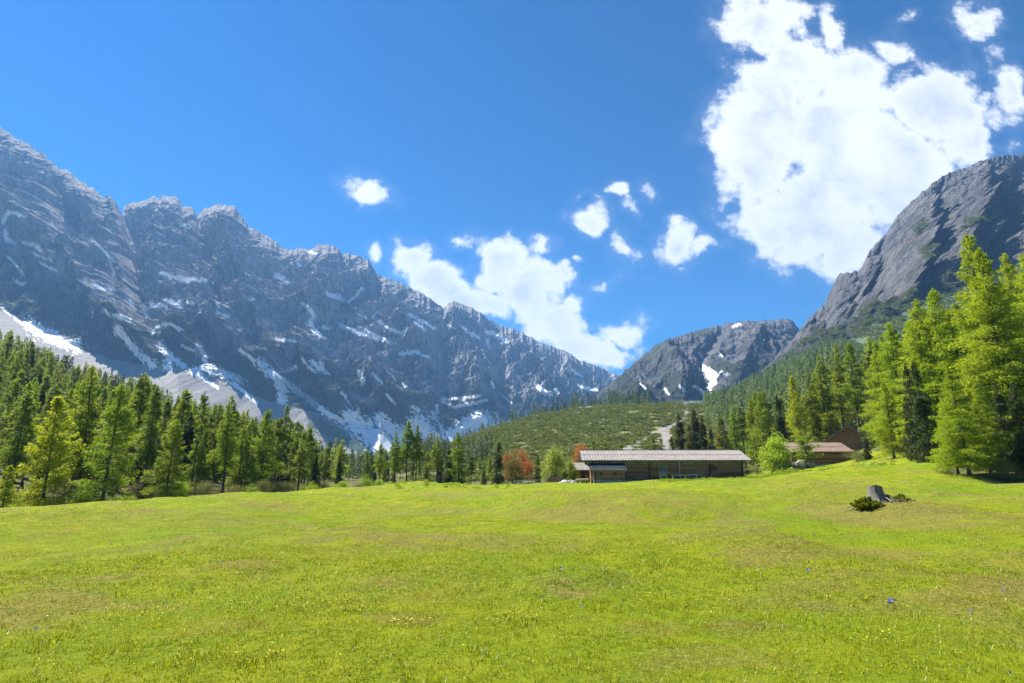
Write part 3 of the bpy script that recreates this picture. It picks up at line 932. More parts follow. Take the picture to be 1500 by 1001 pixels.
VA, vegA, pxA, pyA, tA = mountain('mountain_range', RIDGE_A, BRK_A, FOOT_A, 1150, 470, 105, 11, -28, RIBS_A, 62, (900, 700), VEG_A, 2.5, SG_A, (-130, 1000))

RIDGE_B = [(820, 660, 1500), (860, 600, 1520), (880, 572, 1530), (900, 556, 1550), (930, 530, 1580), (960, 506, 1620), (990, 493, 1660), (1020, 485, 1700), (1050, 477, 1730), (1080, 472, 1760), (1090, 469, 1760), (1118, 472, 1780), (1135, 470, 1790),
           (1152, 466, 1800), (1160, 470, 1810), (1170, 482, 1820), (1200, 500, 1850), (1300, 560, 1900)]
BRK_B = [(820, 675, 1350), (880, 598, 1330), (940, 592, 1280), (1000, 590, 1240), (1040, 584, 1210), (1080, 570, 1240), (1120, 545, 1300), (1200, 545, 1400), (1300, 590, 1500)]
FOOT_B = [(820, 690, 1000), (950, 640, 900), (1050, 630, 850), (1200, 620, 850), (1300, 610, 900)]
RIBS_B = [([(960, 506), (985, 545), (1000, 588)], 34, 70), ([(1060, 478), (1030, 520), (1040, 580)], 14, -50), ([(1118, 472), (1090, 520), (1075, 560)], 30, 35), ([(900, 560), (930, 580), (960, 592)], 20, 40), ([(985, 500), (1020, 540), (1030, 585)], 12, -25)]
VEG_B = [([(870, 590), (900, 562), (940, 528), (980, 500), (1030, 487)], 16, .8), ([(880, 595), (960, 590), (1030, 590)], 24, 1.0), ([(950, 530), (1000, 560), (1020, 590)], 22, .7)]
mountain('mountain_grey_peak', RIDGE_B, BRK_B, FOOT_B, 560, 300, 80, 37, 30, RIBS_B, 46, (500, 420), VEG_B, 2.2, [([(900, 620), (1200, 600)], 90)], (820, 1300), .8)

RIDGE_C = [(1040, 612, 1000), (1080, 582, 1020), (1110, 552, 1030), (1130, 530, 1040), (1150, 508, 1050), (1170, 486, 1060), (1182, 470, 1065), (1195, 456, 1070), (1214, 442, 1075), (1219, 425, 1076), (1226, 404, 1076), (1237, 402, 1077), (1242, 414, 1078), (1252, 402, 1080), (1262, 392, 1082),
           (1272, 370, 1085), (1286, 354, 1090), (1300, 340, 1095), (1310, 322, 1100), (1322, 308, 1105), (1345, 286, 1110), (1368, 267, 1120), (1385, 256, 1130), (1400, 250, 1140), (1418, 246, 1150), (1430, 240, 1160), (1450, 232, 1180), (1475, 227, 1200), (1500, 226, 1220), (1560, 205, 1250), (1720, 150, 1300)]
BRK_C = [(1040, 616, 860), (1080, 594, 850), (1130, 566, 830), (1200, 528, 800), (1260, 488, 770), (1330, 455, 740), (1400, 430, 720), (1500, 400, 700), (1720, 350, 680)]
FOOT_C = [(1040, 640, 640), (1130, 600, 560), (1200, 585, 520), (1300, 540, 480), (1400, 500, 450), (1500, 480, 430), (1720, 460, 420)]
RIBS_C = [([(1230, 404), (1250, 450), (1290, 480)], 26, 45), ([(1300, 340), (1300, 400), (1270, 470)], 14, -38), ([(1345, 286), (1340, 360), (1320, 430)], 28, 50), ([(1160, 500), (1190, 510), (1215, 520)], 22, 30), ([(1430, 242), (1410, 330), (1380, 400)], 30, 45),
          ([(1385, 260), (1372, 330), (1350, 400)], 13, -40), ([(1500, 240), (1480, 330), (1440, 400)], 16, -45), ([(1195, 456), (1230, 480), (1250, 500)], 12, -30)]
VEG_C = [([(1090, 575), (1150, 545), (1220, 505), (1290, 470)], 26, 1.0), ([(1130, 545), (1200, 510), (1260, 478)], 22, .9), ([(1350, 330), (1360, 370)], 16, .8), ([(1420, 330), (1500, 310)], 20, .6), ([(1150, 525), (1200, 490)], 12, .7), ([(1340, 400), (1400, 390)], 18, .5)]
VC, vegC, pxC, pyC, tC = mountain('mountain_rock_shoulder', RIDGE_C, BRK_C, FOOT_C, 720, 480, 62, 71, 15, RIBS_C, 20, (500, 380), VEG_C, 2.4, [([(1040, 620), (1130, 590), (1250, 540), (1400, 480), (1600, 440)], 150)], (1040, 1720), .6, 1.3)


# ------------------------------------------------------------------ trees
def leaves(c, d, L, W, r):
    """one small triangle per leaf tuft: centres, directions, lengths, widths"""
    n = len(c)
    d = d / (np.linalg.norm(d, axis=1)[:, None] + 1e-9)
    q = r.normal(size=(n, 3))
    s = np.cross(d, q); s /= np.linalg.norm(s, axis=1)[:, None] + 1e-9
    V = np.stack([c - s * W[:, None] / 2, c + s * W[:, None] / 2, c + d * L[:, None]], 1)
    return V.reshape(-1, 3)


def tri_idx(n):
    return np.arange(n * 3).reshape(-1, 3)


def conifer(name, H, seed, n_br, n_leaf, base=.12, rad=.17, leaf=(.24, .075), droop=.25, up=.1, crown_pow=.75, gap=.25, hang=.35, trunk_r=.012, lean=.01, limbs=True, shape='cone'):
    r = np.random.default_rng(seed)
    zt = np.linspace(0, 1, 14)
    tx = lean * H * (np.sin(zt * 3 + seed) - math.sin(seed)) * zt
    ty = lean * H * (np.cos(zt * 2.4 + seed * 2) - math.cos(seed * 2)) * zt
    tp = np.stack([tx, ty, zt * H], -1)
    tr = H * trunk_r * (1 - zt) ** .8 + .02
    tr[0] *= 1.35
    Vt, Ft = tube(tp, tr, 7)
    TV, TF = [Vt], [Ft]; nb = len(Vt)
    hs = np.sort(base + (1 - base) * r.random(n_br) ** 1.05)
    hs = hs[hs < .985]
    az = (np.arange(len(hs)) * 2.399 + r.normal(0, .5, len(hs)))
    C, D = [], []
    side_bias = r.random() * 6.28
    lens = []
    for h, a in zip(hs, az):
        q = (1 - h) / (1 - base)
        if shape == 'cone':
            Lb = rad * H * (q ** crown_pow) * (1 - .25 * max(0, q - .8) / .2)
        else:
            Lb = rad * H * (math.sin(min(1, q * 1.15 + .08) * math.pi * .5) ** .8)
        Lb *= r.uniform(.55, 1.15) * (1 + .18 * math.cos(a - side_bias))
        if r.random() < gap * q:
            Lb *= r.uniform(.3, .6)
        lens.append(Lb + .25)
    lens = np.array(lens)
    wts = lens ** 1.25; wts /= wts.sum()
    cnt = np.maximum(6, (wts * n_leaf).astype(int))
    for h, a, Lb, k in zip(hs, az, lens, cnt):
        z0 = h * H
        cx0 = np.interp(h, zt, tx); cy0 = np.interp(h, zt, ty)
        q = (1 - h) / (1 - base)
        ang = up * (1 - q) * 3 - droop * q * .6
        t = np.linspace(0, 1, 6)
        horiz = Lb * t * math.cos(ang)
        zz = z0 + Lb * (t * math.sin(ang) - droop * t ** 1.6 * q * .7 + .35 * up * t ** 3)
        ca, sa_ = math.cos(a), math.sin(a)
        bend = r.normal(0, .06) * Lb * t ** 2
        bx = cx0 + horiz * ca - bend * sa_; by = cy0 + horiz * sa_ + bend * ca
        if limbs and Lb > .5:
            Vb, Fb = tube(np.stack([bx, by, zz], -1), np.linspace(.03 + .009 * Lb, .008, 6), 3)
            TV.append(Vb); TF.append(Fb + nb); nb += len(Vb)
        tt = r.random(k) ** .72 * .92 + .10
        lat = r.normal(0, 1, k) * (.16 + .14 * (1 - tt)) * Lb * .75
        hg = -np.abs(r.exponential(hang, k)) * (.35 + .65 * q)
        # foliage sits in sprays
        spray = np.round(tt * 7 + r.normal(0, .28, k)) / 7
        tt = np.clip(spray * .65 + tt * .35, .05, 1.05)
        px = np.interp(tt, t, bx) - sa_ * lat; py = np.interp(tt, t, by) + ca * lat
        pz = np.interp(tt, t, zz) + hg + r.normal(0, .05, k) - np.abs(lat) * .18
        C.append(np.stack([px, py, pz], -1))
        dd = np.stack([ca * .7 - sa_ * np.sign(lat) * .5, sa_ * .7 + ca * np.sign(lat) * .5, np.full(k, -.15)], -1) + r.normal(0, .45, (k, 3))
        D.append(dd)
    # leader
    k = max(12, n_leaf // 90)
    zt_ = H * (1 - .12 * r.random(k) ** 1.2)
    C.append(np.stack([tx[-1] + r.normal(0, 1, k) * (H - zt_) * .12, ty[-1] + r.normal(0, 1, k) * (H - zt_) * .12, zt_], -1))
    D.append(r.normal(0, .6, (k, 3)) + np.array([0, 0, .6]))
    C = np.concatenate(C); D = np.concatenate(D)
    n = len(C)
    Lf = leaf[0] * r.uniform(.6, 1.35, n); Wf = leaf[1] * r.uniform(.6, 1.4, n)
    V = leaves(C, D, Lf, Wf, r)
    return (np.concatenate(TV), np.concatenate(TF)), V


def broadleaf(H, seed, n_leaf, rad=.34, base=.12, leaf=(.14, .12), clumps=26, stems=1, upright=.5, fill=.5):
    r = np.random.default_rng(seed)
    TV, TF, nb = [], [], 0
    tips = []
    for s in range(stems):
        a0 = r.random() * 6.28
        off = .0 if stems == 1 else .05 * H
        x0, y0 = off * math.cos(a0), off * math.sin(a0)
        top = np.array([x0 * 3 + r.normal(0, .04) * H, y0 * 3 + r.normal(0, .04) * H, H * r.uniform(.82, .95)])
        t = np.linspace(0, 1, 9)[:, None]
        P = np.array([x0, y0, 0]) * (1 - t) + top * t + np.sin(t * 5 + s) * .012 * H
        Vt, Ft = tube(P, (H * .014 / (stems ** .4)) * (1 - t[:, 0] * .85), 6)
        TV.append(Vt); TF.append(Ft + nb); nb += len(Vt)
        tips.append(top)
        for _ in range(clumps // stems):
            h = r.uniform(base, .9)
            p0 = np.array([np.interp(h, t[:, 0], P[:, i]) for i in range(3)])
            a = r.random() * 6.28
            q = math.sin(min(1, (1 - h) / (1 - base) * 1.25) * math.pi / 2) * (.55 + .45 * math.sin(min(1, (h - base + .12) / .35) * math.pi / 2))
            Lb = rad * H * q * r.uniform(.5, 1.1)
            p1 = p0 + np.array([math.cos(a) * Lb, math.sin(a) * Lb, Lb * upright * r.uniform(.3, 1.3)])
            mid_ = (p0 + p1) / 2 + np.array([0, 0, .08 * Lb])
            Vb, Fb = tube(np.array([p0, mid_, p1]), [.012 * H / 3 + .01, .02, .008], 4)
            TV.append(Vb); TF.append(Fb + nb); nb += len(Vb)
            for u in (.45, .75, 1.0):
                tips.append(p0 + (p1 - p0) * u)
    tips = np.array(tips)
    k = r.integers(0, len(tips), n_leaf)
    sg = H * rad * .26 * fill * 1.6
    C = tips[k] + r.normal(0, 1, (n_leaf, 3)) * sg * np.array([1, 1, .7])
    C[:, 2] = np.clip(C[:, 2], .04 * H, H * 1.02)
    D = r.normal(0, 1, (n_leaf, 3)); D[:, 2] -= .2
    V = leaves(C, D, leaf[0] * r.uniform(.6, 1.3, n_leaf), leaf[1] * r.uniform(.6, 1.3, n_leaf), r)
    return (np.concatenate(TV), np.concatenate(TF)), V


PROTO = {}


def proto(kind, gen, H, leafmat, bark='bark'):
    (TV, TF), LV = gen
    tm = mk_mesh('trunk', TV, [TF], [MAT[bark]], True)
    cm = mk_mesh('crown', LV, [tri_idx(len(LV) // 3)], [MAT[leafmat]])
    PROTO.setdefault(kind, []).append((tm, cm, H))


for i in range(4):
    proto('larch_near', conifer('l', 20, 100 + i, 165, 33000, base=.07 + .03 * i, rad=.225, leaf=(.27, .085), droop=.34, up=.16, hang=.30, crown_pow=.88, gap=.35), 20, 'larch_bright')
for i in range(5):
    proto('larch', conifer('l', 16, 200 + i, 80, 7600, base=.20 + .07 * i, rad=.145 + .008 * i, leaf=(.34, .10), droop=.28, up=.15, hang=.24, gap=.45, crown_pow=.95), 16, 'larch')
for i in range(3):
    proto('larch_edge', conifer('l', 14, 260 + i, 95, 17000, base=.10, rad=.24, leaf=(.26, .085), droop=.22, up=.2, hang=.25, gap=.3), 14, 'larch_mid')
for i in range(3):
    proto('larch_thin', conifer('l', 15, 300 + i, 60, 5200, base=.34, rad=.12, leaf=(.34, .11), droop=.3, up=.1, hang=.3, gap=.4), 15, 'larch_far')
for i in range(4):
    proto('spruce', conifer('s', 14, 400 + i, 120, 14000, base=.04, rad=.17, leaf=(.32, .12), droop=.55, up=.05, hang=.30, gap=.1, crown_pow=.85), 14, 'spruce')
for i in range(2):
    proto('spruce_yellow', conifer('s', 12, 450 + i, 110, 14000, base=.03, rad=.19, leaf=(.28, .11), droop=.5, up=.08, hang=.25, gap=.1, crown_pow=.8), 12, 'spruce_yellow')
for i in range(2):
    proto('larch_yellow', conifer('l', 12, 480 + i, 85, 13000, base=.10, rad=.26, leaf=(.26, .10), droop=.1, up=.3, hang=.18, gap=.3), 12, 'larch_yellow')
for i in range(3):
    proto('shrub', broadleaf(3.0, 500 + i, 3600, rad=.5, base=.08, leaf=(.13, .09), clumps=24, stems=4, fill=.6), 3.0, 'broad', 'greybark')
for i in range(3):
    proto('scrub', broadleaf(2.6, 520 + i, 3200, rad=.6, base=.05, leaf=(.13, .07), clumps=24, stems=5, fill=.7), 2.6, 'brownshrub', 'greybark')
for i in range(2):
    proto('pale_tree', broadleaf(6, 540 + i, 8000, rad=.24, base=.08, leaf=(.15, .11), clumps=40, stems=2, upright=.9, fill=.5), 6, 'pale', 'greybark')
for i in range(2):
    proto('bright_tree', broadleaf(5, 560 + i, 7500, rad=.40, base=.06, leaf=(.17, .14), clumps=46, stems=3, fill=.5), 5, 'broad', 'greybark')
for i in range(3):
    proto('rowan', broadleaf(5.5, 580 + i, 3000, rad=.30, base=.12, leaf=(.17, .09), clumps=30, stems=3, upright=1.1, fill=.32), 5.5, 'rust', 'bark')
proto('olive_tree', broadleaf(5, 600, 6500, rad=.34, base=.12, leaf=(.16, .09), clumps=34, stems=2, fill=.5), 5, 'olive', 'bark')
proto('young_tree', broadleaf(4, 610, 1500, rad=.26, base=.2, leaf=(.16, .12), clumps=26, stems=1, upright=.8, fill=.35), 4, 'broad', 'greybark')

TREES = []
PLANTED = []


def plant(kind, name, X, Y, H, label, cat, group=None, width=1.0, idx=None, z=None, sink=.15):
    pr = PROTO[kind]
    tm, cm, H0 = pr[(random.randrange(len(pr)) if idx is None else idx) % len(pr)]
    z = float(G(X, Y)) if z is None else z
    root = bpy.data.objects.new(name, None)
    root.empty_display_size = .5
    COL.objects.link(root)
    k = H / H0
    root.location = (X, Y, z - sink)
    root.rotation_euler = (random.gauss(0, .012), random.gauss(0, .012), random.uniform(0, 6.28))
    root.scale = (k * width, k * width, k)
    link('trunk', tm, root)
    link('crown', cm, root)
    tag(root, label, cat, group)
    TREES.append((X, Y, H))
    PLANTED.append((root, float(project(np.array(X), np.array(Y), np.array(z + H))[0]), H))
    return root


def X_at(px, Y, z=0.0):
    """world x of a photograph column at distance Y and height z"""
    return (px - CX) / F_PX * (Y * CT + (z - EYE) * ST)


def place_xy(px, Y):
    X = X_at(px, Y)
    for _ in range(4):
        X = X_at(px, Y, float(G(X, Y)))
    return X


def H_for(X, Y, top_py):
    z = float(G(X, Y))
    h = 10.0
    for _ in range(30):
        _, py = project(np.array(X), np.array(Y), np.array(z + h))
        h += (float(py) - top_py) * Y / F_PX * .9
    return max(1.0, h)


def hero(kind, name, px, Y, top, label, cat, group=None, width=1.0, idx=None):
    X = place_xy(px, Y)
    return plant(kind, name, X, Y, H_for(X, Y, top) + .15, label, cat, group, width, idx)


# --- left wood: trees that stand out along its edge (base column, distance, top row)
hero('larch_edge', 'larch_tree', 149, 50.5, 563, 'tall broad larch with a dark bare trunk at the left edge of the meadow', 'larch', width=1.0, idx=0)
hero('larch_edge', 'larch_tree', 241, 53, 617, 'smaller bright larch at the meadow edge, right of the tall broad larch', 'larch', width=1.1, idx=1)
hero('larch_yellow', 'larch_tree', 60, 51.5, 583, 'yellow-green young larch glowing in front of the dark left wood', 'larch', idx=0)
hero('larch_yellow', 'larch_tree', 2, 48, 682, 'small yellow-green larch in the lower left corner of the wood, at the photo edge', 'larch', width=1.1, idx=1)
hero('larch_edge', 'larch_tree', 379, 66, 600, 'larch with a thick dark trunk at the right end of the left meadow edge', 'larch', width=.95, idx=2)
hero('larch_edge', 'larch_tree', 347, 66, 626, 'slim larch just left of the larch with a thick dark trunk', 'larch', width=.9, idx=0)
for a, (bx, tp) in enumerate([(278, 618), (288, 628), (297, 643)]):
    hero('larch_thin', 'larch_tree', bx, 62 + a, tp, ['tallest of three thin bare-stemmed larches standing close together', 'middle one of three thin bare-stemmed larches', 'shortest of three thin bare-stemmed larches, on the right'][a], 'larch', idx=a)
hero('larch', 'larch_tree', 410, 85, 594, 'tall slender larch rising right behind the larch with a thick dark trunk', 'larch', idx=1)
hero('larch', 'larch_tree', 441, 88, 655, 'low slim larch below the snow streaks, left of a dark pointed spruce', 'larch', idx=2)
hero('spruce', 'spruce_tree', 455, 105, 645, 'dark thin spruce at the right end of the left wood, under the scree', 'spruce', width=.7)
hero('spruce', 'spruce_tree', 495, 84, 668, 'dark small spruce with drooping twigs at the centre-left meadow edge', 'spruce', width=.9)
hero('larch', 'larch_tree', 497, 98, 643, 'light green larch rising behind the dark small spruce', 'larch', width=1.2)
hero('larch_thin', 'larch_tree', 537, 84, 660, 'thin pale larch with a straight dark stem left of the larch clump', 'larch')
# --- centre clump on the meadow crest
for px, top, lb, k, w in [(555, 650, 'shorter larch at the left end of the tall clump in the middle', 'larch', 1.0), (577, 631, 'second larch from the left in the tall middle clump', 'larch', .95),
                          (595, 617, 'tallest larch of the clump on the meadow crest', 'larch', 1.0), (609, 623, 'larch leaning on the right of the tallest middle larch', 'larch', .8),
                          (640, 637, 'dense larch in the pair left of the mossy hill slope', 'larch', 1.2), (671, 633, 'broad dense larch right of the pair, in front of the hill', 'larch_edge', 1.05),
                          (655, 652, 'narrow dark spruce squeezed between two dense larches', 'spruce', .8), (624, 662, 'small light larch in the gap between the two larch groups', 'larch', 1.0),
                          (690, 664, 'small larch left of the black-green spruce by the rust-red trees', 'larch', 1.0), (548, 690, 'low dark spruce at the foot of the middle larch clump', 'spruce', 1.2)]:
    hero(k, 'spruce_tree' if k == 'spruce' else 'larch_tree', px, 82 + random.uniform(0, 5), top, lb, 'spruce' if k == 'spruce' else 'larch', width=w)
# --- garden trees left of the barn
hero('spruce', 'spruce_tree', 728, 84, 648, 'black-green spruce with sunlit left flank, left of the rust-red trees', 'spruce', width=1.0, idx=1)
hero('spruce_yellow', 'spruce_tree', 708, 82, 683, 'small spruce beside the black-green spruce', 'spruce', width=1.1)
hero('spruce', 'spruce_tree', 787, 88, 666, 'dark narrow spruce between the rust-red trees and the pale green tree', 'spruce', width=.9, idx=2)
hero('rowan', 'rowan_tree', 765, 92, 654, 'largest rust-red tree, above the wooden fence', 'rowan tree', width=1.0, idx=0)
hero('rowan', 'rowan_tree', 744, 94, 660, 'rust-red tree just right of the black-green spruce', 'rowan tree', width=.8, idx=1)
hero('rowan', 'rowan_tree', 853, 97, 643, 'rust-red tree at the left corner of the long barn roof', 'rowan tree', width=.7, idx=2)
hero('rowan', 'rowan_tree', 775, 90, 672, 'lower rust-red tree close behind the fence', 'rowan tree', width=.9, idx=1)
hero('olive_tree', 'deciduous_tree', 752, 86, 668, 'olive-yellow tree in front of the rust-red trees', 'tree')
hero('pale_tree', 'deciduous_tree', 804, 86, 650, 'pale yellow-green upright tree left of the small hut', 'tree', width=1.1)
hero('bright_tree', 'deciduous_tree', 838, 87, 672, 'bright green leafy tree partly hiding the small hut roof', 'tree', width=.7)
hero('pale_tree', 'shrub', 826, 86, 688, 'pale bush under the small hut roof, beside the boulders', 'shrub', width=1.2)
# --- behind the barn
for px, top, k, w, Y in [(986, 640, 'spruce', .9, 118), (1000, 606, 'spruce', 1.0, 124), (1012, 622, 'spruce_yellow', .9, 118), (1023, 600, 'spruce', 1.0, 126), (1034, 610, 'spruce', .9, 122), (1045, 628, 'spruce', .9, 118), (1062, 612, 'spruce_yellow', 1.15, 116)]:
    lb = {986: 'leftmost dark spruce of the row behind the barn roof', 1000: 'tall pointed spruce second from the left behind the barn roof', 1012: 'olive spruce in the row behind the barn roof', 1023: 'tallest spruce of the row behind the barn roof',
          1034: 'spruce right of the tallest one behind the barn roof', 1045: 'low dark spruce beside the golden-green one behind the barn', 1062: 'golden-green spruce behind the right half of the barn roof'}[px]
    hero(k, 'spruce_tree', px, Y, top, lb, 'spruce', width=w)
hero('larch', 'larch_tree', 1082, 118, 600, 'pale green larch behind the right end of the barn', 'larch', width=1.2)
for px, top, Y in [(872, 644, 130), (889, 648, 128), (930, 642, 128), (958, 640, 126), (972, 641, 124), (912, 650, 132)]:
    hero('larch_thin', 'larch_tree', px, Y, top, 'thin young larch on the gravel slope above the barn roof', 'larch', 'thin young larches above the barn roof', width=1.3)
hero('bright_tree', 'deciduous_tree', 1129, 92, 634, 'bright yellow-green leafy tree in the gap between the barn and the cabin', 'tree', width=1.0, idx=0)
hero('pale_tree', 'shrub', 1149, 94, 658, 'pale bush leaning against the left end of the lower cabin', 'shrub', width=1.0)
hero('young_tree', 'deciduous_tree', 1181, 92, 632, 'sparse young leafy tree standing in front of the cabin roof', 'tree', width=1.3)
# --- right wood
RW = [('larch_near', 'larch_tree', 1470, 56, 345, 'tallest larch of the right-hand wood, highest tip in the photo', .80, 0), ('larch_near', 'larch_tree', 1492, 54, 368, 'second great larch, its dark trunk leaning beside the tallest larch', .80, 1),
      ('larch_near', 'larch_tree', 1555, 56, 356, 'great larch touching the right edge of the photo', .85, 2), ('larch_near', 'larch_tree', 1530, 62, 372, 'slim larch between the great larches at the right edge', .7, 3),
      ('larch_near', 'larch_tree', 1395, 68, 424, 'tall larch left of the great larches, in front of the rock shoulder', .85, 1), ('larch_near', 'larch_tree', 1368, 70, 440, 'full light larch above the spruce at the wood edge', .95, 2),
      ('larch_near', 'larch_tree', 1330, 80, 474, 'light larch above the brown chalet roof', .9, 3), ('larch_near', 'larch_tree', 1300, 90, 500, 'larch with flat sprays directly behind the brown chalet', .9, 0),
      ('larch_near', 'larch_tree', 1430, 66, 452, 'dense larch filling the gap behind the dark spruce', .9, 0), ('larch_near', 'larch_tree', 1420, 46, 540, 'front larch with low yellow-green boughs sweeping over the meadow', 1.05, 2),
      ('larch_near', 'larch_tree', 1404, 49, 585, 'small front larch left of the one with sweeping boughs', 1.1, 3), ('larch_near', 'larch_tree', 1452, 47, 560, 'front larch with shaded lower trunk, right of the sweeping one', .95, 1),
      ('spruce', 'spruce_tree', 1345, 66, 535, 'dark dense spruce at the edge of the meadow slope', 1.0, 0), ('spruce', 'spruce_tree', 1365, 62, 530, 'drooping spruce beside the dark dense spruce', 1.0, 1),
      ('spruce', 'spruce_tree', 1482, 50, 560, 'dark spruce in the shade behind the front larches', 1.1, 2), ('spruce', 'spruce_tree', 1510, 46, 560, 'shaded spruce at the right edge of the photo', 1.1, 3),
      ('larch_near', 'larch_tree', 1310, 74, 560, 'young larch hanging over the brown chalet gable', 1.0, 1), ('spruce', 'spruce_tree', 1272, 82, 640, 'low bushy spruce below the brown chalet', 1.5, 3),
      ('larch_yellow', 'larch_tree', 1176, 112, 552, 'yellow-green larch behind the young leafy tree', .85, 0), ('larch', 'larch_tree', 1215, 116, 520, 'tall larch rising behind the cabin roofs', 1.1, 0),
      ('larch', 'larch_tree', 1240, 118, 505, 'mid-green larch right of the tall larch behind the cabins', 1.1, 2), ('larch', 'larch_tree', 1196, 118, 545, 'larch between the yellow-green larch and the tall one behind the cabins', 1.1, 1),
      ('larch', 'larch_tree', 1262, 108, 500, 'larch above the chalet roof ridge', 1.1, 3), ('spruce', 'spruce_tree', 1128, 122, 590, 'dark spruce above the bright yellow-green leafy tree', .9, 0),
      ('spruce', 'spruce_tree', 1150, 130, 580, 'dark spruce left of the yellow-green larch', .9, 1), ('larch', 'larch_tree', 1110, 124, 585, 'greyish larch behind the right corner of the barn', 1.2, 4),
      ('spruce', 'spruce_tree', 1400, 58, 600, 'shaded spruce hidden low between the front larches', 1.2, 0), ('spruce', 'spruce_tree', 1450, 60, 560, 'dark spruce core of the front larch group', 1.2, 1)]
for k, nm, px, Y, top, lb, w, ix in RW:
    w *= 1.18 if k == 'larch_near' else .82
    hero(k, nm, px, Y, top, lb, nm.split('_')[0], width=w, idx=ix)


# --- fill the woods
def sil(px):
    return np.interp(px, [-200, 0, 50, 100, 160, 200, 250, 300, 350, 400, 440, 462, 500, 560, 700], [400, 470, 487, 506, 518, 540, 553, 574, 590, 606, 622, 652, 658, 664, 668])


def sil_r(px):
    return np.interp(px, [1040, 1060, 1100, 1150, 1200, 1235, 1270, 1300, 1340, 1380, 1420, 1500, 1700], [600, 598, 585, 560, 528, 505, 480, 460, 440, 420, 400, 390, 340])


def too_close(X, Y, d):
    return any((X - a) ** 2 + (Y - b) ** 2 < d * d for a, b, _ in TREES)


rs = random.Random(3)


def wood(n, pxr, yr, dmin, silf, lab, share_spruce, hr, group, kinds, cat_label_spruce, slack=8, widths=(.85, 1.2)):
    c = 0; tries = 0
    while c < n and tries < n * 60:
        tries += 1
        Y = math.sqrt(rs.uniform(yr[0] ** 2, yr[1] ** 2))
        px = rs.uniform(*pxr)
        X = X_at(px, Y)
        if Y < 70 and (35 < px < 92 or 125 < px < 185 or 222 < px < 262):
            continue
        if Y < edge_y(X, Y) + 5 or too_close(X, Y, dmin * (.75 + Y / 400)):
            continue
        hmax = H_for(X, Y, float(silf(px)) - rs.uniform(-10, slack))
        h = min(rs.uniform(*hr), hmax)
        if h < hr[0] * .45:
            continue
        if rs.random() < share_spruce:
            plant('spruce', 'spruce_tree', X, Y, h * .92, cat_label_spruce, 'spruce', 'dark spruces among the larches of the ' + group, rs.uniform(.8, 1.05))
        else:
            plant(rs.choice(kinds), 'larch_tree', X, Y, h, lab, 'larch', 'larches of the ' + group, rs.uniform(*widths))
        c += 1
    print(group, c, tries)


wood(50, (-60, 480), (55, 82), 4.0, sil, 'larch in the front rows of the left wood, behind the trees at the meadow edge', .14, (10, 14.5), 'left wood front', ['larch', 'larch', 'larch_thin'], 'dark spruce in the front rows of the left wood')
wood(105, (-40, 470), (80, 140), 3.9, sil, 'larch deep in the left wood, half hidden by the rows in front', .20, (10, 15.5), 'middle of the left wood', ['larch', 'larch', 'larch_thin'], 'dark spruce deep in the left wood')
wood(84, (-30, 470), (138, 190), 5.0, sil, 'larch on the upper slope of the left wood, just below the scree', .22, (10, 15.5), 'upper left wood', ['larch', 'larch', 'larch_thin'], 'dark spruce on the upper slope of the left wood', 12)
wood(26, (455, 720), (100, 230), 6, lambda p: 664, 'small larch in the hollow beyond the middle of the meadow', .25, (8, 15), 'hollow beyond the meadow', ['larch', 'larch_thin'], 'small dark spruce in the hollow beyond the meadow')
wood(55, (1085, 1560), (75, 150), 5.0, sil_r, 'larch inside the right-hand wood, behind the great larches and the cabins', .22, (14, 21), 'right-hand wood', ['larch_near', 'larch_near', 'larch_edge', 'larch'], 'dark spruce inside the right-hand wood', 6, (.85, 1.15))

# --- scrub and bushes along the left meadow edge
for i in range(36):
    px = -20 + i * 17 + rs.uniform(-5, 5)
    Y = float(np.interp(px, _EDGE_PX, _EDGE_Y)) + rs.uniform(2.5, 9)
    X = place_xy(px, Y)
    h = rs.uniform(.7, 2.1) * (1.15 if px < 300 else 1)
    if rs.random() < .42:
        plant('shrub', 'shrub', X, Y, h, 'light green leafy bush in the line of scrub along the left meadow edge', 'shrub', 'light green bushes along the left meadow edge', rs.uniform(.9, 1.3))
    else:
        plant('scrub', 'shrub', X, Y, h * .9, 'brownish-green bush in the line of scrub along the left meadow edge', 'shrub', 'brownish bushes along the left meadow edge', rs.uniform(1, 1.5))
for px, Y, h, lb in [(1255, 86, 1.9, 'round dark bush on the slope below the chalet'), (1265, 84, 1.4, 'low light bush right of the lower cabin'), (1385, 52, 1.2, 'low bush at the left foot of the front larches'), (1345, 72, 1.4, 'small bush on the upper meadow slope, left of the front larches'),
                     (1092, 90, 1.6, 'low bush just right of the barn corner'), (1108, 96, 1.5, 'green bush on the bank between the barn and the leafy tree'), (1468, 45, 1.5, 'dark bush under the front larches by the meadow')]:
    hero_x = place_xy(px, Y)
    plant('scrub', 'shrub', hero_x, Y, h, lb, 'shrub', width=1.3)


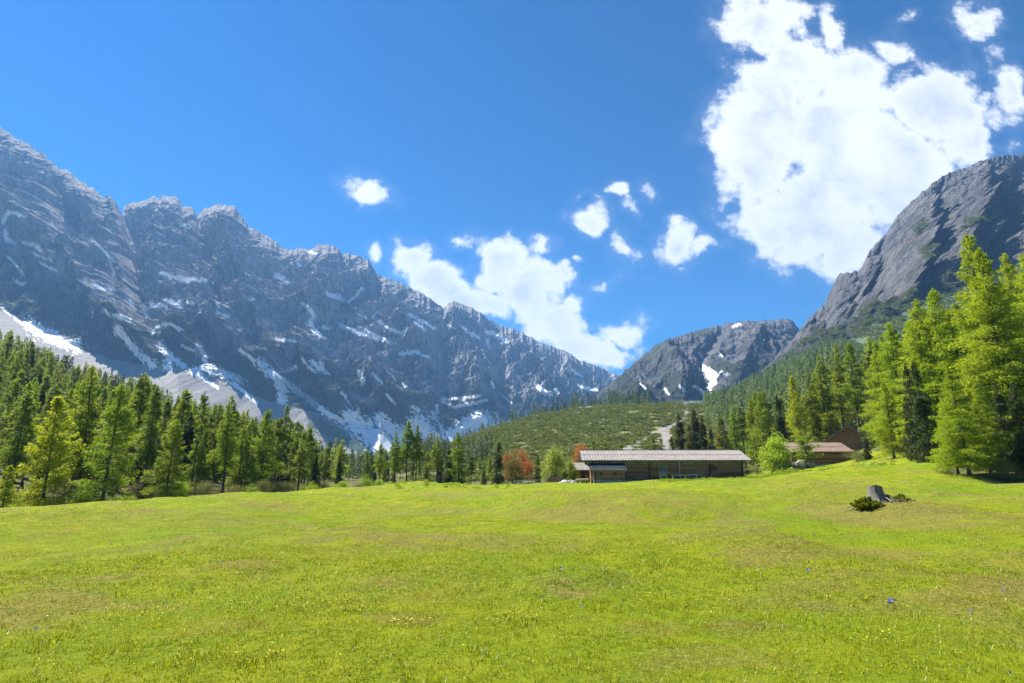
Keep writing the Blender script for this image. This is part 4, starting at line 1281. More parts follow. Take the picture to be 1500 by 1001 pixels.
ORD = 'first second third fourth fifth sixth seventh eighth ninth tenth eleventh twelfth thirteenth fourteenth fifteenth sixteenth seventeenth eighteenth nineteenth twentieth'.split()
ORD += ['twenty-' + q for q in ORD[:9]] + ['thirtieth'] + ['thirty-' + q for q in ORD[:9]] + ['fortieth'] + ['forty-' + q for q in ORD[:9]]
LM_L = [(-400, 'left photo edge'), (40, 'yellow-green young edge larch'), (120, 'tall broad edge larch'), (215, 'small bright edge larch'), (270, 'three thin bare stems'), (345, 'larch with thick dark trunk'), (430, 'dark spruce under the scree'), (560, 'tallest middle larch')]
LM_R = [(0, 'barn roof end'), (1176, 'yellow-green larch beside the cabin'), (1241, 'brown chalet gable'), (1345, 'dark dense edge spruce'), (1405, 'tallest larch of all')]
SHORT = {'larches of the left wood front': 'front-row larch of the left wood', 'larches of the middle of the left wood': 'larch halfway up the left wood', 'larches of the upper left wood': 'larch high up the left wood',
         'larches of the hollow beyond the meadow': 'small larch in the hollow', 'larches of the right-hand wood': 'larch inside the right wood', 'dark spruces among the larches of the left wood front': 'front-row dark spruce of the left wood',
         'dark spruces among the larches of the middle of the left wood': 'dark spruce halfway up the left wood', 'dark spruces among the larches of the upper left wood': 'dark spruce high up the left wood',
         'dark spruces among the larches of the hollow beyond the meadow': 'dark small spruce in the hollow', 'dark spruces among the larches of the right-hand wood': 'dark spruce inside the right wood',
         'light green bushes along the left meadow edge': 'light green bush at the meadow edge', 'brownish bushes along the left meadow edge': 'olive-brown bush at the meadow edge', 'thin young larches above the barn roof': 'thin young larch above the barn'}


def relabel():
    groups = {}
    for root, px, H in PLANTED:
        if root.get('group'):
            groups.setdefault(root['group'], []).append((px, H, root))
    for g, L_ in groups.items():
        L_.sort(key=lambda q: q[0])
        if 'barn roof' in g:
            for k, (px, H, root) in enumerate(L_):
                root['label'] = 'thin young larch on the gravel above the barn, %s from the roof\'s left end' % ORD[k]
            continue
        lm = LM_R if 'right-hand' in g else LM_L
        cnt = {}
        for px, H, root in L_:
            k = max(i for i, (a, _) in enumerate(lm) if px >= a or i == 0)
            cnt[k] = cnt.get(k, 0) + 1
            root['label'] = '%s, %s right of the %s' % (SHORT[g], ORD[cnt[k] - 1], lm[k][1])


relabel()

# ------------------------------------------------------------------ distant woods and dwarf pine: one object each
def scatter_mesh(name, mat, tv, pts, sc, mode='stuff'):
    """tv: list of triangle-soup templates of unit height; pts (n,3); sc (n,2) width, height"""
    out = []
    for (x, y, z), (w, h) in zip(pts, sc):
        t = tv[rs.randrange(len(tv))]
        a = rs.uniform(0, 6.28); ca, sa = math.cos(a), math.sin(a)
        V = np.empty_like(t)
        V[:, 0] = x + (t[:, 0] * ca - t[:, 1] * sa) * w
        V[:, 1] = y + (t[:, 0] * sa + t[:, 1] * ca) * w
        V[:, 2] = z + t[:, 2] * h
        out.append(V)
    V = np.concatenate(out)
    me = mk_mesh(name, V, [tri_idx(len(V) // 3)], [mat])
    return tag(link(name, me), kind=mode)


def mini_conifer(seed, n, ll=.075, lw=.04):
    r = np.random.default_rng(seed)
    h = 1 - r.random(n) ** .7
    h = np.clip(.06 + .93 * h, 0, 1)
    rr = .16 * (1 - h) ** .8 * np.sqrt(r.random(n)) * (.75 + .5 * np.abs(np.sin(h * 40)))
    a = r.random(n) * 6.28
    C = np.stack([rr * np.cos(a), rr * np.sin(a), h], -1)
    D = np.stack([np.cos(a), np.sin(a), np.full(n, -.5)], -1) + r.normal(0, .4, (n, 3))
    V = leaves(C, D, np.full(n, ll), np.full(n, lw), r)
    # stem
    st = np.array([[-.008, 0, 0], [.008, 0, 0], [0, 0, 1.0], [0, -.008, 0], [0, .008, 0], [0, 0, 1.0]])
    return np.concatenate([V, st])


MINI = [mini_conifer(900 + i, 230) for i in range(6)]
MINI_L = [mini_conifer(940 + i, 620, .052, .026) for i in range(6)]
MINI_S = [mini_conifer(920 + i, 90) for i in range(5)]


def strew(n, pxr, yr, cond):
    P = []
    while len(P) < n:
        k = n * 3
        Y = np.sqrt(rng.uniform(yr[0] ** 2, yr[1] ** 2, k)); px = rng.uniform(pxr[0], pxr[1], k)
        X = (px - CX) / F_PX * (Y * CT)
        z = G(X, Y)
        a, b = project(X, Y, z)
        ok = cond(X, Y, z, a, b)
        P += [tuple(q) for q in np.stack([X, Y, z], -1)[ok]]
        if not ok.any():
            break
    return P[:n]


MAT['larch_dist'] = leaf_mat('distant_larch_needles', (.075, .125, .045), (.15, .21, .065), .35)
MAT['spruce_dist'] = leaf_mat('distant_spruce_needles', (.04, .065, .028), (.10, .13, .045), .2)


def do_far(name, mat, n, pxr, yr, cond, hr, tmpl=MINI, wr=(.9, 1.3)):
    P = strew(n, pxr, yr, cond)
    S = [((lambda h: (h * rs.uniform(*wr), h))(rs.uniform(*hr))) for _ in P]
    if P:
        scatter_mesh(name, mat, tmpl, [(x, y, z - .3) for x, y, z in P], S)


do_far('upper_forest', MAT['larch_far'], 640, (-120, 500), (178, 380), lambda X, Y, z, a, b: (b > sil(a) + 15 + 3800 / Y), (9, 15), tmpl=MINI_L)
do_far('upper_forest_spruces', MAT['spruce'], 130, (-120, 500), (178, 380), lambda X, Y, z, a, b: (b > sil(a) + 15 + 3800 / Y), (10, 15), tmpl=MINI_L, wr=(.8, 1))
do_far('hollow_forest', MAT['larch_dist'], 420, (400, 720), (230, 520), lambda X, Y, z, a, b: (a < 640) | (Y < 300), (8, 13))
# slope above the valley on the right: light larches with dark spruces between
do_far('slope_forest', MAT['larch_dist'], 2300, (1000, 1560), (150, 620), lambda X, Y, z, a, b: (b < np.interp(a, [1000, 1060, 1100, 1700], [602, 640, 660, 660])) & (b > np.interp(a, [1000, 1030, 1060, 1100, 1150, 1200, 1700], [592, 600, 570, 548, 530, 500, 380])) & (a > 1030 + (b - 596) * .6) & (fbm(X / 30, Y / 30, 3, 91) > -.22 + .25 * sstep(350, 560, Y)), (10, 16))
do_far('slope_spruces', MAT['spruce_dist'], 260, (1060, 1560), (150, 600), lambda X, Y, z, a, b: (b < 660) & (a > 1060) & (b > np.interp(a, [1000, 1060, 1150, 1200, 1700], [592, 580, 550, 520, 400])), (10, 17), wr=(.7, 1))
# ridge of the moraine: the rows seen against the far wall
do_far('ridge_spruces', MAT['spruce_dist'], 150, (770, 950), (560, 720), lambda X, Y, z, a, b: (a > 775) & (b < 640), (14, 26), wr=(.7, 1))
do_far('ridge_larches', MAT['larch_dist'], 130, (640, 960), (500, 700), lambda X, Y, z, a, b: (a > 640) & (b > 560), (9, 20), wr=(.8, 1.1))
# foot of the grey peak
do_far('peak_foot_trees', MAT['spruce_dist'], 500, (880, 1120), (650, 850), lambda X, Y, z, a, b: b > 0, (7, 13), tmpl=MINI_S)


def mini_bush(seed, n):
    r = np.random.default_rng(seed)
    a = r.random(n) * 6.28; q = np.sqrt(r.random(n)); el = r.random(n) ** .6
    C = np.stack([q * np.cos(a) * (1 - el * .45), q * np.sin(a) * (1 - el * .45), el * (1 - .5 * q)], -1)
    D = C * np.array([1, 1, .4]) + r.normal(0, .4, (n, 3)) + np.array([0, 0, .5])
    return leaves(C, D, np.full(n, .42), np.full(n, .20), r)


BUSH = [mini_bush(700 + i, 85) for i in range(6)]
gp_pts = strew(11000, (600, 1120), (128, 640), lambda X, Y, z, a, b: (X / Y > -.17 + .05 * perlin(X / 20, Y / 20, 3)) & (a < 1105) & np.logical_and.reduce([seg_dist(a, b, pl) > w * .95 for pl, w in zip(GRAVEL, GRAVEL_W)]) & (fbm(X / 11, Y / 6, 3, 92) > -.08) & (rng.random(len(X)) < (150 / Y) ** .55))
scatter_mesh('dwarf_pine_thicket', MAT['pine'], BUSH, [(x, y, z - .15) for x, y, z in gp_pts], [((lambda w: (w * 1.25, w * .62))(rs.uniform(.8, 2.3) * (.8 + y / 600))) for x, y, z in gp_pts])
vm = (tC < .03) & (tC > -.9) | ((vegC > .5) & (tC < .6))
ii = np.argwhere(vm)
ii = ii[rng.choice(len(ii), 3600, replace=False)]
scatter_mesh('shoulder_scrub', MAT['pine'], BUSH, [tuple(VC[i, j] - np.array([0, 0, .5])) for i, j in ii], [((lambda h: (h * 1.3, h * .8))(rs.uniform(3, 7.5))) for _ in ii])
ii = ii[rng.choice(len(ii), 700, replace=False)]
scatter_mesh('shoulder_pines', MAT['spruce_dist'], MINI_S, [tuple(VC[i, j] - np.array([0, 0, .5])) for i, j in ii], [((lambda h: (h, h))(rs.uniform(7, 12))) for _ in ii])
# pines clinging to the lower cliffs of the range
vm = (vegA > .45) & (tA > .01) & (tA < .8) & (pxA > -20) & (pxA < 760)
ii = np.argwhere(vm)
ii = ii[rng.choice(len(ii), 2600, replace=False)]
cp = [tuple(VA[i, j]) for i, j in ii]
scatter_mesh('cliff_pines', MAT['spruce_dist'], MINI_S, [(x, y, z - 1) for x, y, z in cp], [((lambda h: (h * rs.uniform(.9, 1.2), h))(rs.uniform(9, 17))) for _ in cp])


# ------------------------------------------------------------------ buildings
MAT['log'] = wood_mat('weathered_brown_logs', (.16, .085, .048), (.40, .23, .125), (.22, .165, .115))
MAT['redlog'] = wood_mat('red_brown_shingles', (.27, .13, .07), (.40, .22, .13), (.30, .19, .13), 2.0)
MAT['greywood'] = wood_mat('silvery_grey_boards', (.20, .18, .155), (.33, .30, .26), (.14, .12, .10), 1.0, 2)
MAT['darkwood'] = wood_mat('dark_posts', (.04, .028, .02), (.08, .05, .035), None, 1.0, 2)
MAT['palewood'] = wood_mat('pale_bleached_wood', (.38, .38, .38), (.50, .50, .49), (.30, .29, .27), 1.0, 0)
MAT['tanwood'] = wood_mat('tan_shutter_wood', (.42, .31, .17), (.5, .38, .22), None, 1.0, 2)
MAT['plinth'] = stone_mat('pale_rubble_plinth', (.30, .30, .30), (.48, .48, .47), 1.4, .06)
MAT['white'] = stone_mat('whitewashed_plinth', (.52, .52, .52), (.62, .62, .62), 1.4, .03)
MAT['boulder'] = stone_mat('grey_boulder', (.28, .27, .26), (.44, .43, .41), 1.2, .08)


def roof_mat(name, c1, c2):
    m, nt, b = new_mat(name)
    n1 = nnoise(nt, .9, 6, .65); n2 = nnoise(nt, 9, 5, .6, stretch=(1, .25, .25))
    geo = nt.nodes.new('ShaderNodeNewGeometry')
    c = nmix(nt, nramp(nt, n1, .35, .7), c1, c2)
    c = nmix(nt, nramp(nt, n2, .5, .75), c, (c1[0] * .55, c1[1] * .52, c1[2] * .5))
    nt.links.new(c, b.inputs['Base Color'])
    b.inputs['Roughness'].default_value = .95
    b.inputs['Specular IOR Level'].default_value = .1
    return m


MAT['roof'] = roof_mat('greyish_corrugated_roof', (.20, .182, .17), (.29, .268, .25))
MAT['roof2'] = roof_mat('brownish_tin_roof', (.17, .12, .095), (.24, .18, .15))
MAT['darkroof'] = roof_mat('dark_tarred_roof', (.02, .024, .035), (.035, .04, .055))
_m, _nt, _b = new_mat('dark_window_glass')
_b.inputs['Base Color'].default_value = (.015, .018, .02, 1); _b.inputs['Roughness'].default_value = .15
MAT['glass'] = _m


def corrugated(mb, x0, x1, ya, za, yb, zb, pitch=.42, amp=.03, thick=.06, seam=True):
    """ribbed sheet from eave (ya,za) to ridge (yb,zb), in one or two overlapping courses"""
    n = int((x1 - x0) / pitch) * 4
    courses = [(0, .53, .0), (.5, 1, .0)] if seam else [(0, 1, 0)]
    for k, (t0, t1, _) in enumerate(courses):
        lift0 = .05 if (k == 1) else 0
        vs = []; fs = []
        for i in range(n + 1):
            x = x0 + (x1 - x0) * i / n
            h = amp * (1, .15, -1, .15)[i % 4] if i % 4 != 0 else amp
            for t, lf in ((t0, lift0), (t1, 0)):
                y = ya + (yb - ya) * t; z = za + (zb - za) * t + h + lf
                vs.append((x, y, z)); vs.append((x, y, z - thick))
        for i in range(n):
            a = i * 4; b = a + 4
            fs += [(a, b, b + 2, a + 2), (a + 1, a + 3, b + 3, b + 1), (a, a + 1, b + 1, b), (a + 2, b + 2, b + 3, a + 3)]
        fs += [(0, 2, 3, 1), (n * 4, n * 4 + 1, n * 4 + 3, n * 4 + 2)]
        mb.poly(vs, fs)


def log_wall(mb, x0, x1, y, z0, z1, h=.21, depth=.14, breaks=()):
    """rows of logs; breaks: x positions where logs butt"""
    z = z0; r = random.Random(int(x0 * 100) + 5)
    cuts = [x0] + [b for b in breaks if x0 < b < x1] + [x1]
    while z < z1 - .02:
        hh = min(h * r.uniform(.85, 1.15), z1 - z)
        for a, b in zip(cuts[:-1], cuts[1:]):
            o = r.uniform(-.02, .02)
            mb.box(a + .01, b - .01, y + o, y + depth + o, z + .012, z + hh - .008)
        z += hh


def zpt(py, Y):
    return EYE + Y * gp(CX, py)[1]


def window(parent, x0, x1, y, z0, z1, frame_mat='greywood', mull=1, fw=.07):
    m = MB()
    m.box(x0 - fw, x1 + fw, y - .05, y - .004, z1, z1 + fw); m.box(x0 - fw, x1 + fw, y - .07, y - .004, z0 - fw, z0)
    m.box(x0 - fw, x0, y - .048, y - .004, z0, z1); m.box(x1, x1 + fw, y - .048, y - .004, z0, z1)
    for k in range(mull):
        xm = x0 + (x1 - x0) * (k + 1) / (mull + 1)
        m.box(xm - .025, xm + .025, y - .045, y - .004, z0, z1)
    f = m.build('window', MAT[frame_mat], parent)
    g = MB(); g.box(x0, x1, y - .02, y - .003, z0, z1)
    g.build('pane', MAT['glass'], f)
    return f


def barn():
    Y0 = 85.5
    rot = R(-4)
    X0 = X_at(975, Y0, 0); zb = zpt(704.5, Y0)
    root = tag(bpy.data.objects.new('barn', None), 'long low dark log barn with a pale ribbed roof in the middle of the alp', 'barn')
    COL.objects.link(root); root.location = (X0, Y0, zb); root.rotation_euler = (0, 0, rot)
    k = .0985 * Y0 / 85.5 * 1.0   # metres per photo pixel at this distance

    def x(px): return (px - 975) * k * 1.005
    zr = zpt(659.5, Y0 + 4.6) - zb; ze = zpt(674.0, Y0 - .8) - zb
    xl, xr = x(866), x(1088)
    D = 9.0
    # walls
    w = MB()
    br = [x(912), x(952), x(996), x(1040)]
    log_wall(w, xl, xr, 0, -.9, ze - .55, breaks=br)
    log_wall(w, xl, xr, D - .14, -.9, ze - .1, breaks=br)
    for yy0 in (xl, xr - .14):
        z = -.9
        while z < ze:
            w.box(yy0, yy0 + .14, .15, D - .16, z + .01, z + .20); z += .21
    w.poly([(xl + .02, .1, ze), (xl + .02, D - .1, ze), (xl + .02, 4.6, zr - .15), (xl + .12, .1, ze), (xl + .12, D - .1, ze), (xl + .12, 4.6, zr - .15)], [(0, 1, 2), (3, 5, 4), (0, 3, 4, 1), (1, 4, 5, 2), (2, 5, 3, 0)])
    w.poly([(xr - .12, .1, ze), (xr - .12, D - .1, ze), (xr - .12, 4.6, zr - .15), (xr - .02, .1, ze), (xr - .02, D - .1, ze), (xr - .02, 4.6, zr - .15)], [(0, 1, 2), (3, 5, 4), (0, 3, 4, 1), (1, 4, 5, 2), (2, 5, 3, 0)])
    wall = w.build('wall', MAT['log'], root)
    f = MB()
    n = 110
    for i in range(n):
        a = xl - .9 + (xr - xl + 1.5) * i / n
        f.box(a + .012, a + (xr - xl + 1.5) / n - .012, -.16 + random.uniform(-.015, .015), -.11, ze - .62 + random.uniform(-.05, .03), ze - .06)
    f.build('board_frieze', MAT['greywood'], root)
    rf = MB()
    corrugated(rf, x(852), x(1098), -.95, ze, 4.6, zr)
    corrugated(rf, x(852), x(1098), D + .9, ze, 4.62, zr - .01)
    r = rf.build('roof', MAT['roof'], root)
    rg = MB(); rg.box(x(852), x(1098), 4.45, 4.75, zr + .05, zr + .12)
    rg.build('ridge_cap', MAT['roof'], r)
    for p, mt, z0, z1, wd in [(869, 'darkwood', -.9, ze - .05, .16), (952, 'darkwood', -.6, ze - .6, .17), (996, 'palewood', -.5, ze - .1, .13), (1040, 'darkwood', -.1, ze - .6, .16), (1086.5, 'darkwood', -.4, ze - .1, .18), (1041.5, 'palewood', -.3, 1.0, .12), (1027, 'palewood', -.2, 1.0, .12)]:
        pm = MB(); pm.box(x(p) - wd / 2, x(p) + wd / 2, -.24, -.07, z0, z1)
        pm.build('post', MAT[mt], root)
    pl = MB(); r_ = random.Random(4)
    a = x(912)
    while a < x(958):
        ww = r_.uniform(.3, .6)
        pl.box(a, a + ww - .03, -.22 + r_.uniform(-.03, .03), -.03, -.9, .12 + r_.uniform(-.06, .06), chip=.02); a += ww
    a = x(958)
    while a < x(1084):
        ww = r_.uniform(.3, .7)
        pl.box(a, a + ww - .03, -.20 + r_.uniform(-.03, .03), -.03, -.9, .1 + (a - x(958)) * .03 + r_.uniform(-.06, .06), chip=.02); a += ww
    pl.build('plinth', MAT['plinth'], root)
    window(root, x(967), x(978), -.05, 1.35, 2.05, 'palewood', 3)
    st = MB(); st.box(x(964), x(980), -.42, -.12, 1.14, 1.24); st.build('window_shelf', MAT['palewood'], root)
    window(root, x(1041.8), x(1047.5), -.26, 1.6, 2.05, 'darkwood', 0)
    dr = MB()
    dr.box(x(1018), x(1037), -.13, -.08, -.3, 1.85); dr.beam((x(1018.5), -.145, -.1), (x(1036.5), -.145, 1.75), .12, .04, (0, 1, 0))
    d = dr.build('door', MAT['log'], root); hd = MB(); hd.box(x(1034), x(1035.5), -.2, -.14, .8, 1.0); hd.build('handle', MAT['darkwood'], d)
    # lean-to at the left end
    ax0, ax1 = x(868), x(913.5)
    lw = MB(); log_wall(lw, ax0, ax1, -2.1, .12, 1.55, h=.19); 
    z = .12
    while z < 1.9:
        for sx in (ax0, ax1 - .12):
            lw.box(sx, sx + .12, -1.95, -.05, z + .01, z + .18)
        z += .19
    lean = lw.build('lean_to_wall', MAT['log'], root)
    ls = MB(); a = ax0
    while a < ax1 - .1:
        ww = min(r_.uniform(.25, .5), ax1 - a)
        for zz in (-.9, -.45, -.15):
            ls.box(a, a + ww - .02, -2.2 + r_.uniform(-.04, .04), -1.95, zz, zz + .28 + r_.uniform(-.03, .03), chip=.03)
        a += ww
    ls.build('stone_base', MAT['plinth'], lean)
    lr = MB()
    lr.poly([(x(863), -2.6, 1.68), (x(916), -2.6, 1.68), (x(916), -.26, 2.5), (x(863), -.26, 2.5), (x(863), -2.6, 1.58), (x(916), -2.6, 1.58), (x(916), -.26, 2.4), (x(863), -.26, 2.4)],
            [(0, 1, 2, 3), (7, 6, 5, 4), (0, 4, 5, 1), (1, 5, 6, 2), (2, 6, 7, 3), (3, 7, 4, 0)])
    lrf = lr.build('lean_to_roof', MAT['darkroof'], root)
    lf = MB(); lf.box(x(863), x(916), -2.76, -2.70, 1.50, 1.69)
    lf.build('eave_board', MAT['palewood'], lrf)
    for p in (879, 899):
        window(lean, x(p - 2), x(p + 2), -2.12, .85, 1.12, 'darkwood', 0, .05)
    for p in (871, 911.5):
        pm = MB(); pm.box(x(p) - .08, x(p) + .08, -2.30, -2.16, -.5, 1.62); pm.build('post', MAT['greywood'] if p > 900 else MAT['darkwood'], root)
    return root


barn()


def local(px, py, Y, o):
    q = pt(px, py, Y)
    return (q[0] - o[0], q[1] - o[1], q[2] - o[2])


def lower_cabin():
    o = pt(1203, 682, 96)
    root = tag(bpy.data.objects.new('cabin', None), 'low log cabin with a brownish tin roof and white base, right of the barn', 'cabin')
    COL.objects.link(root); root.location = o

    def q(px, py, Y): return local(px, py, Y, o)
    xl, xr = q(1160, 680, 96)[0], q(1244, 680, 96)[0]
    ze = q(1200, 661.5, 95.2)[2]; zr = q(1200, 648.5, 99.0)[2]
    w = MB(); log_wall(w, xl, xr, 0, -.1, ze - .05, h=.24, breaks=[q(1198, 0, 96)[0]])
    log_wall(w, xl, xr, 6, -.1, ze - .05, h=.24)
    z = -.1
    while z < ze:
        for sx in (xl, xr - .14):
            w.box(sx, sx + .14, .15, 5.98, z + .01, z + .22)
        z += .24
    w.build('wall', MAT['log'], root)
    rf = MB()
    rl, rr_ = q(1155, 661, 95.2)[0], q(1251, 661, 95.2)[0]
    corrugated(rf, rl, rr_, -.8, ze, 3.0, zr, pitch=.3); corrugated(rf, rl, rr_, 6.8, ze, 3.02, zr - .01, pitch=.3)
    rf.build('roof', MAT['roof2'], root)
    b = MB(); b.box(q(1199, 0, 96)[0], xr + .03, -.12, -.02, -.9, .42)
    b.build('whitewashed_base', MAT['white'], root)
    b = MB(); a = xl; r_ = random.Random(8)
    while a < q(1198, 0, 96)[0]:
        ww = r_.uniform(.3, .6)
        for zz in (-.8, -.4, -.05):
            b.box(a, a + ww - .02, -.16 + r_.uniform(-.04, .04), -.02, zz, zz + .33, chip=.03)
        a += ww
    b.build('stone_base', MAT['plinth'], root)
    for p in (1161, 1198, 1241.5):
        pm = MB(); xx = q(p, 0, 96)[0]; pm.box(xx - .09, xx + .09, -.2, -.03, -.2, ze - .1); pm.build('post', MAT['darkwood'], root)
    sh = MB(); x0, x1 = q(1166, 0, 96)[0], q(1177, 0, 96)[0]; z0, z1 = q(0, 670.5, 96)[2], q(0, 664.5, 96)[2]
    for k in range(6):
        sh.box(x0 + (x1 - x0) * k / 6 + .01, x0 + (x1 - x0) * (k + 1) / 6 - .01, -.07, -.02, z0, z1)
    sh.build('shutter', MAT['tanwood'], root)
    bx = MB(); xx = xr + .02; bx.box(xx, xx + .6, .3, 1.6, q(0, 673, 96)[2], q(0, 664, 96)[2]); bx.build('side_box', MAT['darkwood'], root)
    # upper grey board band
    g = MB(); x0 = q(1199, 0, 96)[0]
    g.box(x0 + .1, xr - .25, -.055, -.022, ze - .42, ze - .16)
    g.build('top_board', MAT['greywood'], root)
    # railing of the little terrace: stands on its own
    o2 = pt(1176, 681, 93.6)
    rt = tag(bpy.data.objects.new('fence', None), 'pale wooden railing on the boulder terrace in front of the lower cabin', 'fence')
    COL.objects.link(rt); rt.location = (o2[0], o2[1], o2[2])

    def q2(px, py): return local(px, py, 93.6, o2)
    for p in (1164, 1176, 1189):
        m = MB(); xx = q2(p, 0)[0]; m.box(xx - .06, xx + .06, -.06, .06, -.7, q2(0, 671)[2]); m.build('post', MAT['palewood'], rt)
    for py in (672.5, 675.5, 678.5):
        m = MB(); zz = q2(0, py)[2]; m.box(q2(1163, 0)[0], q2(1190, 0)[0], -.1, -.065, zz - .06, zz + .06); m.build('rail', MAT['palewood'], rt)


def chalet():
    o = pt(1241, 668, 108)
    root = tag(bpy.data.objects.new('chalet', None), 'red-brown chalet with a steep gable and small window, behind the lower cabin', 'chalet')
    COL.objects.link(root); root.location = o; root.rotation_euler = (0, 0, R(-27)); root.scale = (.88, 1, 1)

    def q(px, py, Y=108): return local(px, py, Y, o)
    pk = q(1241, 626); le = q(1199, 651.5)
    half = -le[0] + pk[0]
    wl, wr = pk[0] - half + .7, pk[0] + half - .7
    zw = le[2] + (pk[2] - le[2]) * (.7 / half)
    w = MB()
    r_ = random.Random(2)
    z = -.8
    while z < pk[2] - .2:
        if z < zw:
            a, b = wl, wr
        else:
            t = (z + .22 - zw) / (pk[2] - zw)
            a, b = wl + (pk[0] - wl) * t, wr + (pk[0] - wr) * t
        x = a
        while x < b - .05:
            ww = min(r_.uniform(.16, .3), b - x)
            w.box(x, x + ww - .008, r_.uniform(-.02, .0), .12, z, z + .215)
            x += ww
        z += .22
    for sx in (wl, wr - .12):
        w.box(sx, sx + .12, .13, 9.8, -.8, zw)
    w.box(wl, wr, 9.82, 9.95, -.8, zw)
    wall = w.build('wall', MAT['redlog'], root)
    wi = window(root, q(1238, 0)[0], q(1245, 0)[0], -.03, q(0, 638)[2], q(0, 633.5)[2], 'darkwood', 1, .08)
    window(root, q(1262, 0)[0], q(1268, 0)[0], -.03, q(0, 644)[2], q(0, 634)[2], 'darkwood', 1, .08)
    for nm, sgn in (('roof', -1), ('roof', 1)):
        m = MB()
        ex = pk[0] + sgn * (half + .25); ez = le[2] - .15
        P = [(pk[0], -.9, pk[2]), (ex, -.9, ez), (ex, 10.6, ez), (pk[0], 10.6, pk[2])]
        P2 = [(a, b, c + .22) for a, b, c in P]
        m.poly(P + P2, [(0, 1, 2, 3), (7, 6, 5, 4), (0, 4, 5, 1), (1, 5, 6, 2), (2, 6, 7, 3), (3, 7, 4, 0)])
        m.build('roof', MAT['roof2'], root)
        f = MB(); f.beam((pk[0], -.94, pk[2] + .08), (ex, -.94, ez + .08), .05, .30, (0, 0, 1)); f.build('barge_board', MAT['greywood'], root)


def small_hut():
    o = pt(838, 705, 90)
    root = tag(bpy.data.objects.new('hut', None), 'small hut with a pale tin roof behind bushes at the left end of the barn', 'hut')
    COL.objects.link(root); root.location = o

    def q(px, py, Y=90): return local(px, py, Y, o)
    x0, x1 = q(816, 0)[0], q(862, 0)[0]
    ze, zr = q(0, 688.5)[2], q(0, 678, 92.5)[2]
    w = MB(); log_wall(w, x0 + .4, x1 - .3, 0, -.4, ze, h=.2)
    for sx in (x0 + .4, x1 - .42):
        w.box(sx, sx + .12, .15, 4.6, -.4, ze)
    w.box(x0 + .4, x1 - .3, 4.62, 4.75, -.4, ze)
    w.build('wall', MAT['log'], root)
    rf = MB(); corrugated(rf, x0, x1, -.5, ze, 2.5, zr, seam=False); corrugated(rf, x0, x1, 5.4, ze, 2.52, zr - .01, seam=False)
    rf.build('roof', MAT['roof'], root)
    d = MB(); d.box(1.2, 2.0, -.06, -.02, -.3, ze - .3); dd = d.build('door', MAT['darkwood'], root)


lower_cabin(); chalet(); small_hut()


def fence():
    o = pt(778, 711, 82)
    root = tag(bpy.data.objects.new('fence', None), 'grey wooden rail fence below the rust-red trees', 'fence')
    COL.objects.link(root); root.location = o

    def q(px, py, Y=82): return local(px, py, Y, o)
    for p in (753, 778.5, 802):
        m = MB(); x = q(p, 0)[0]; m.box(x - .07, x + .07, -.07, .07, -.4, q(0, 702.5)[2], chip=.01); m.build('post', MAT['greywood'], root)
    for (a, pa, b, pb) in [(751, 705, 779, 703.2), (778, 703.6, 803, 703.0), (767, 708, 804, 706.6), (752, 709.5, 779, 708.6)]:
        m = MB(); A = q(a, pa); B = q(b, pb); m.beam((A[0], -.11, A[2]), (B[0], -.11, B[2]), .07, .11); m.build('rail', MAT['palewood'], root)


fence()


def woodstack():
    o = pt(812, 711, 83)
    root = tag(bpy.data.objects.new('firewood_stack', None), 'arched brown stack of firewood between the fence and the boulders', 'firewood')
    COL.objects.link(root); root.location = o
    m = MB(); r_ = random.Random(5)
    for i in range(11):
        for j in range(9):
            x = -.95 + i * .19 + (j % 2) * .09; z = j * .155
            if z > 1.28 * math.sqrt(max(0, 1 - (x / 1.15) ** 2)):
                continue
            r = r_.uniform(.07, .09)
            m.tube([(x, -.45 + r_.uniform(-.04, .04), z + .08), (x, .4, z + .08)], [r, r], 7)
    m.build('split_logs', MAT['redlog'], root)
    c = MB()
    for k in range(8):
        a0 = math.pi * k / 8; a1 = math.pi * (k + 1) / 8
        c.beam((-1.2 * math.cos(a0), -.0, 1.42 * math.sin(a0)), (-1.2 * math.cos(a1), -.0, 1.42 * math.sin(a1)), 1.1, .05, (0, 0, 1) if 1 < k < 6 else (1, 0, 0))
    c.build('bark_cover', MAT['darkwood'], root)


woodstack()
for i, (px, py, Y, r, lb) in enumerate([(827, 707, 82, .75, 'tallest jagged grey boulder right of the firewood stack'), (822, 710, 81.5, .4, 'small boulder at the foot of the firewood stack'), (837, 708, 82, .55, 'grey boulder under the bright green leafy tree'),
                                         (847, 709, 82, .45, 'low boulder beside the log trough at the barn corner'), (1140, 681, 93, .7, 'boulder at the left end of the cabin terrace'), (1152, 680, 93, .8, 'second boulder from the left below the cabin terrace'),
                                         (1163, 681, 92.5, .8, 'big boulder under the left railing post'), (1174, 680.5, 92.5, .85, 'big boulder under the middle of the pale railing'), (1186, 681, 92.5, .75, 'boulder under the right railing post'), (1131, 684, 93, .5, 'low boulder beside the bright leafy tree')]):
    p = pt(px, py, Y)
    m = MB(); m.rock((0, 0, .15), r, i * 7 + 3)
    tag(m.build('boulder', MAT['boulder'], loc=(p[0], p[1], float(G(p[0], p[1])) if Y < 85 else p[2] - .2)), lb, 'boulder')
p = pt(853, 708, 81)
tr = tag(link('log_trough', None, loc=(p[0], p[1], float(G(p[0], p[1])))), 'hollowed log trough on blocks at the left corner of the barn', 'trough')
m = MB(); m.tube([(-.9, 0, .5), (.9, 0, .55)], [.22, .2], 9); m.build('trough_log', MAT['tanwood'], tr)
for sx in (-.6, .6):
    m = MB(); m.box(sx - .12, sx + .12, -.2, .2, -.1, .33, chip=.02); m.build('leg', MAT['darkwood'], tr)
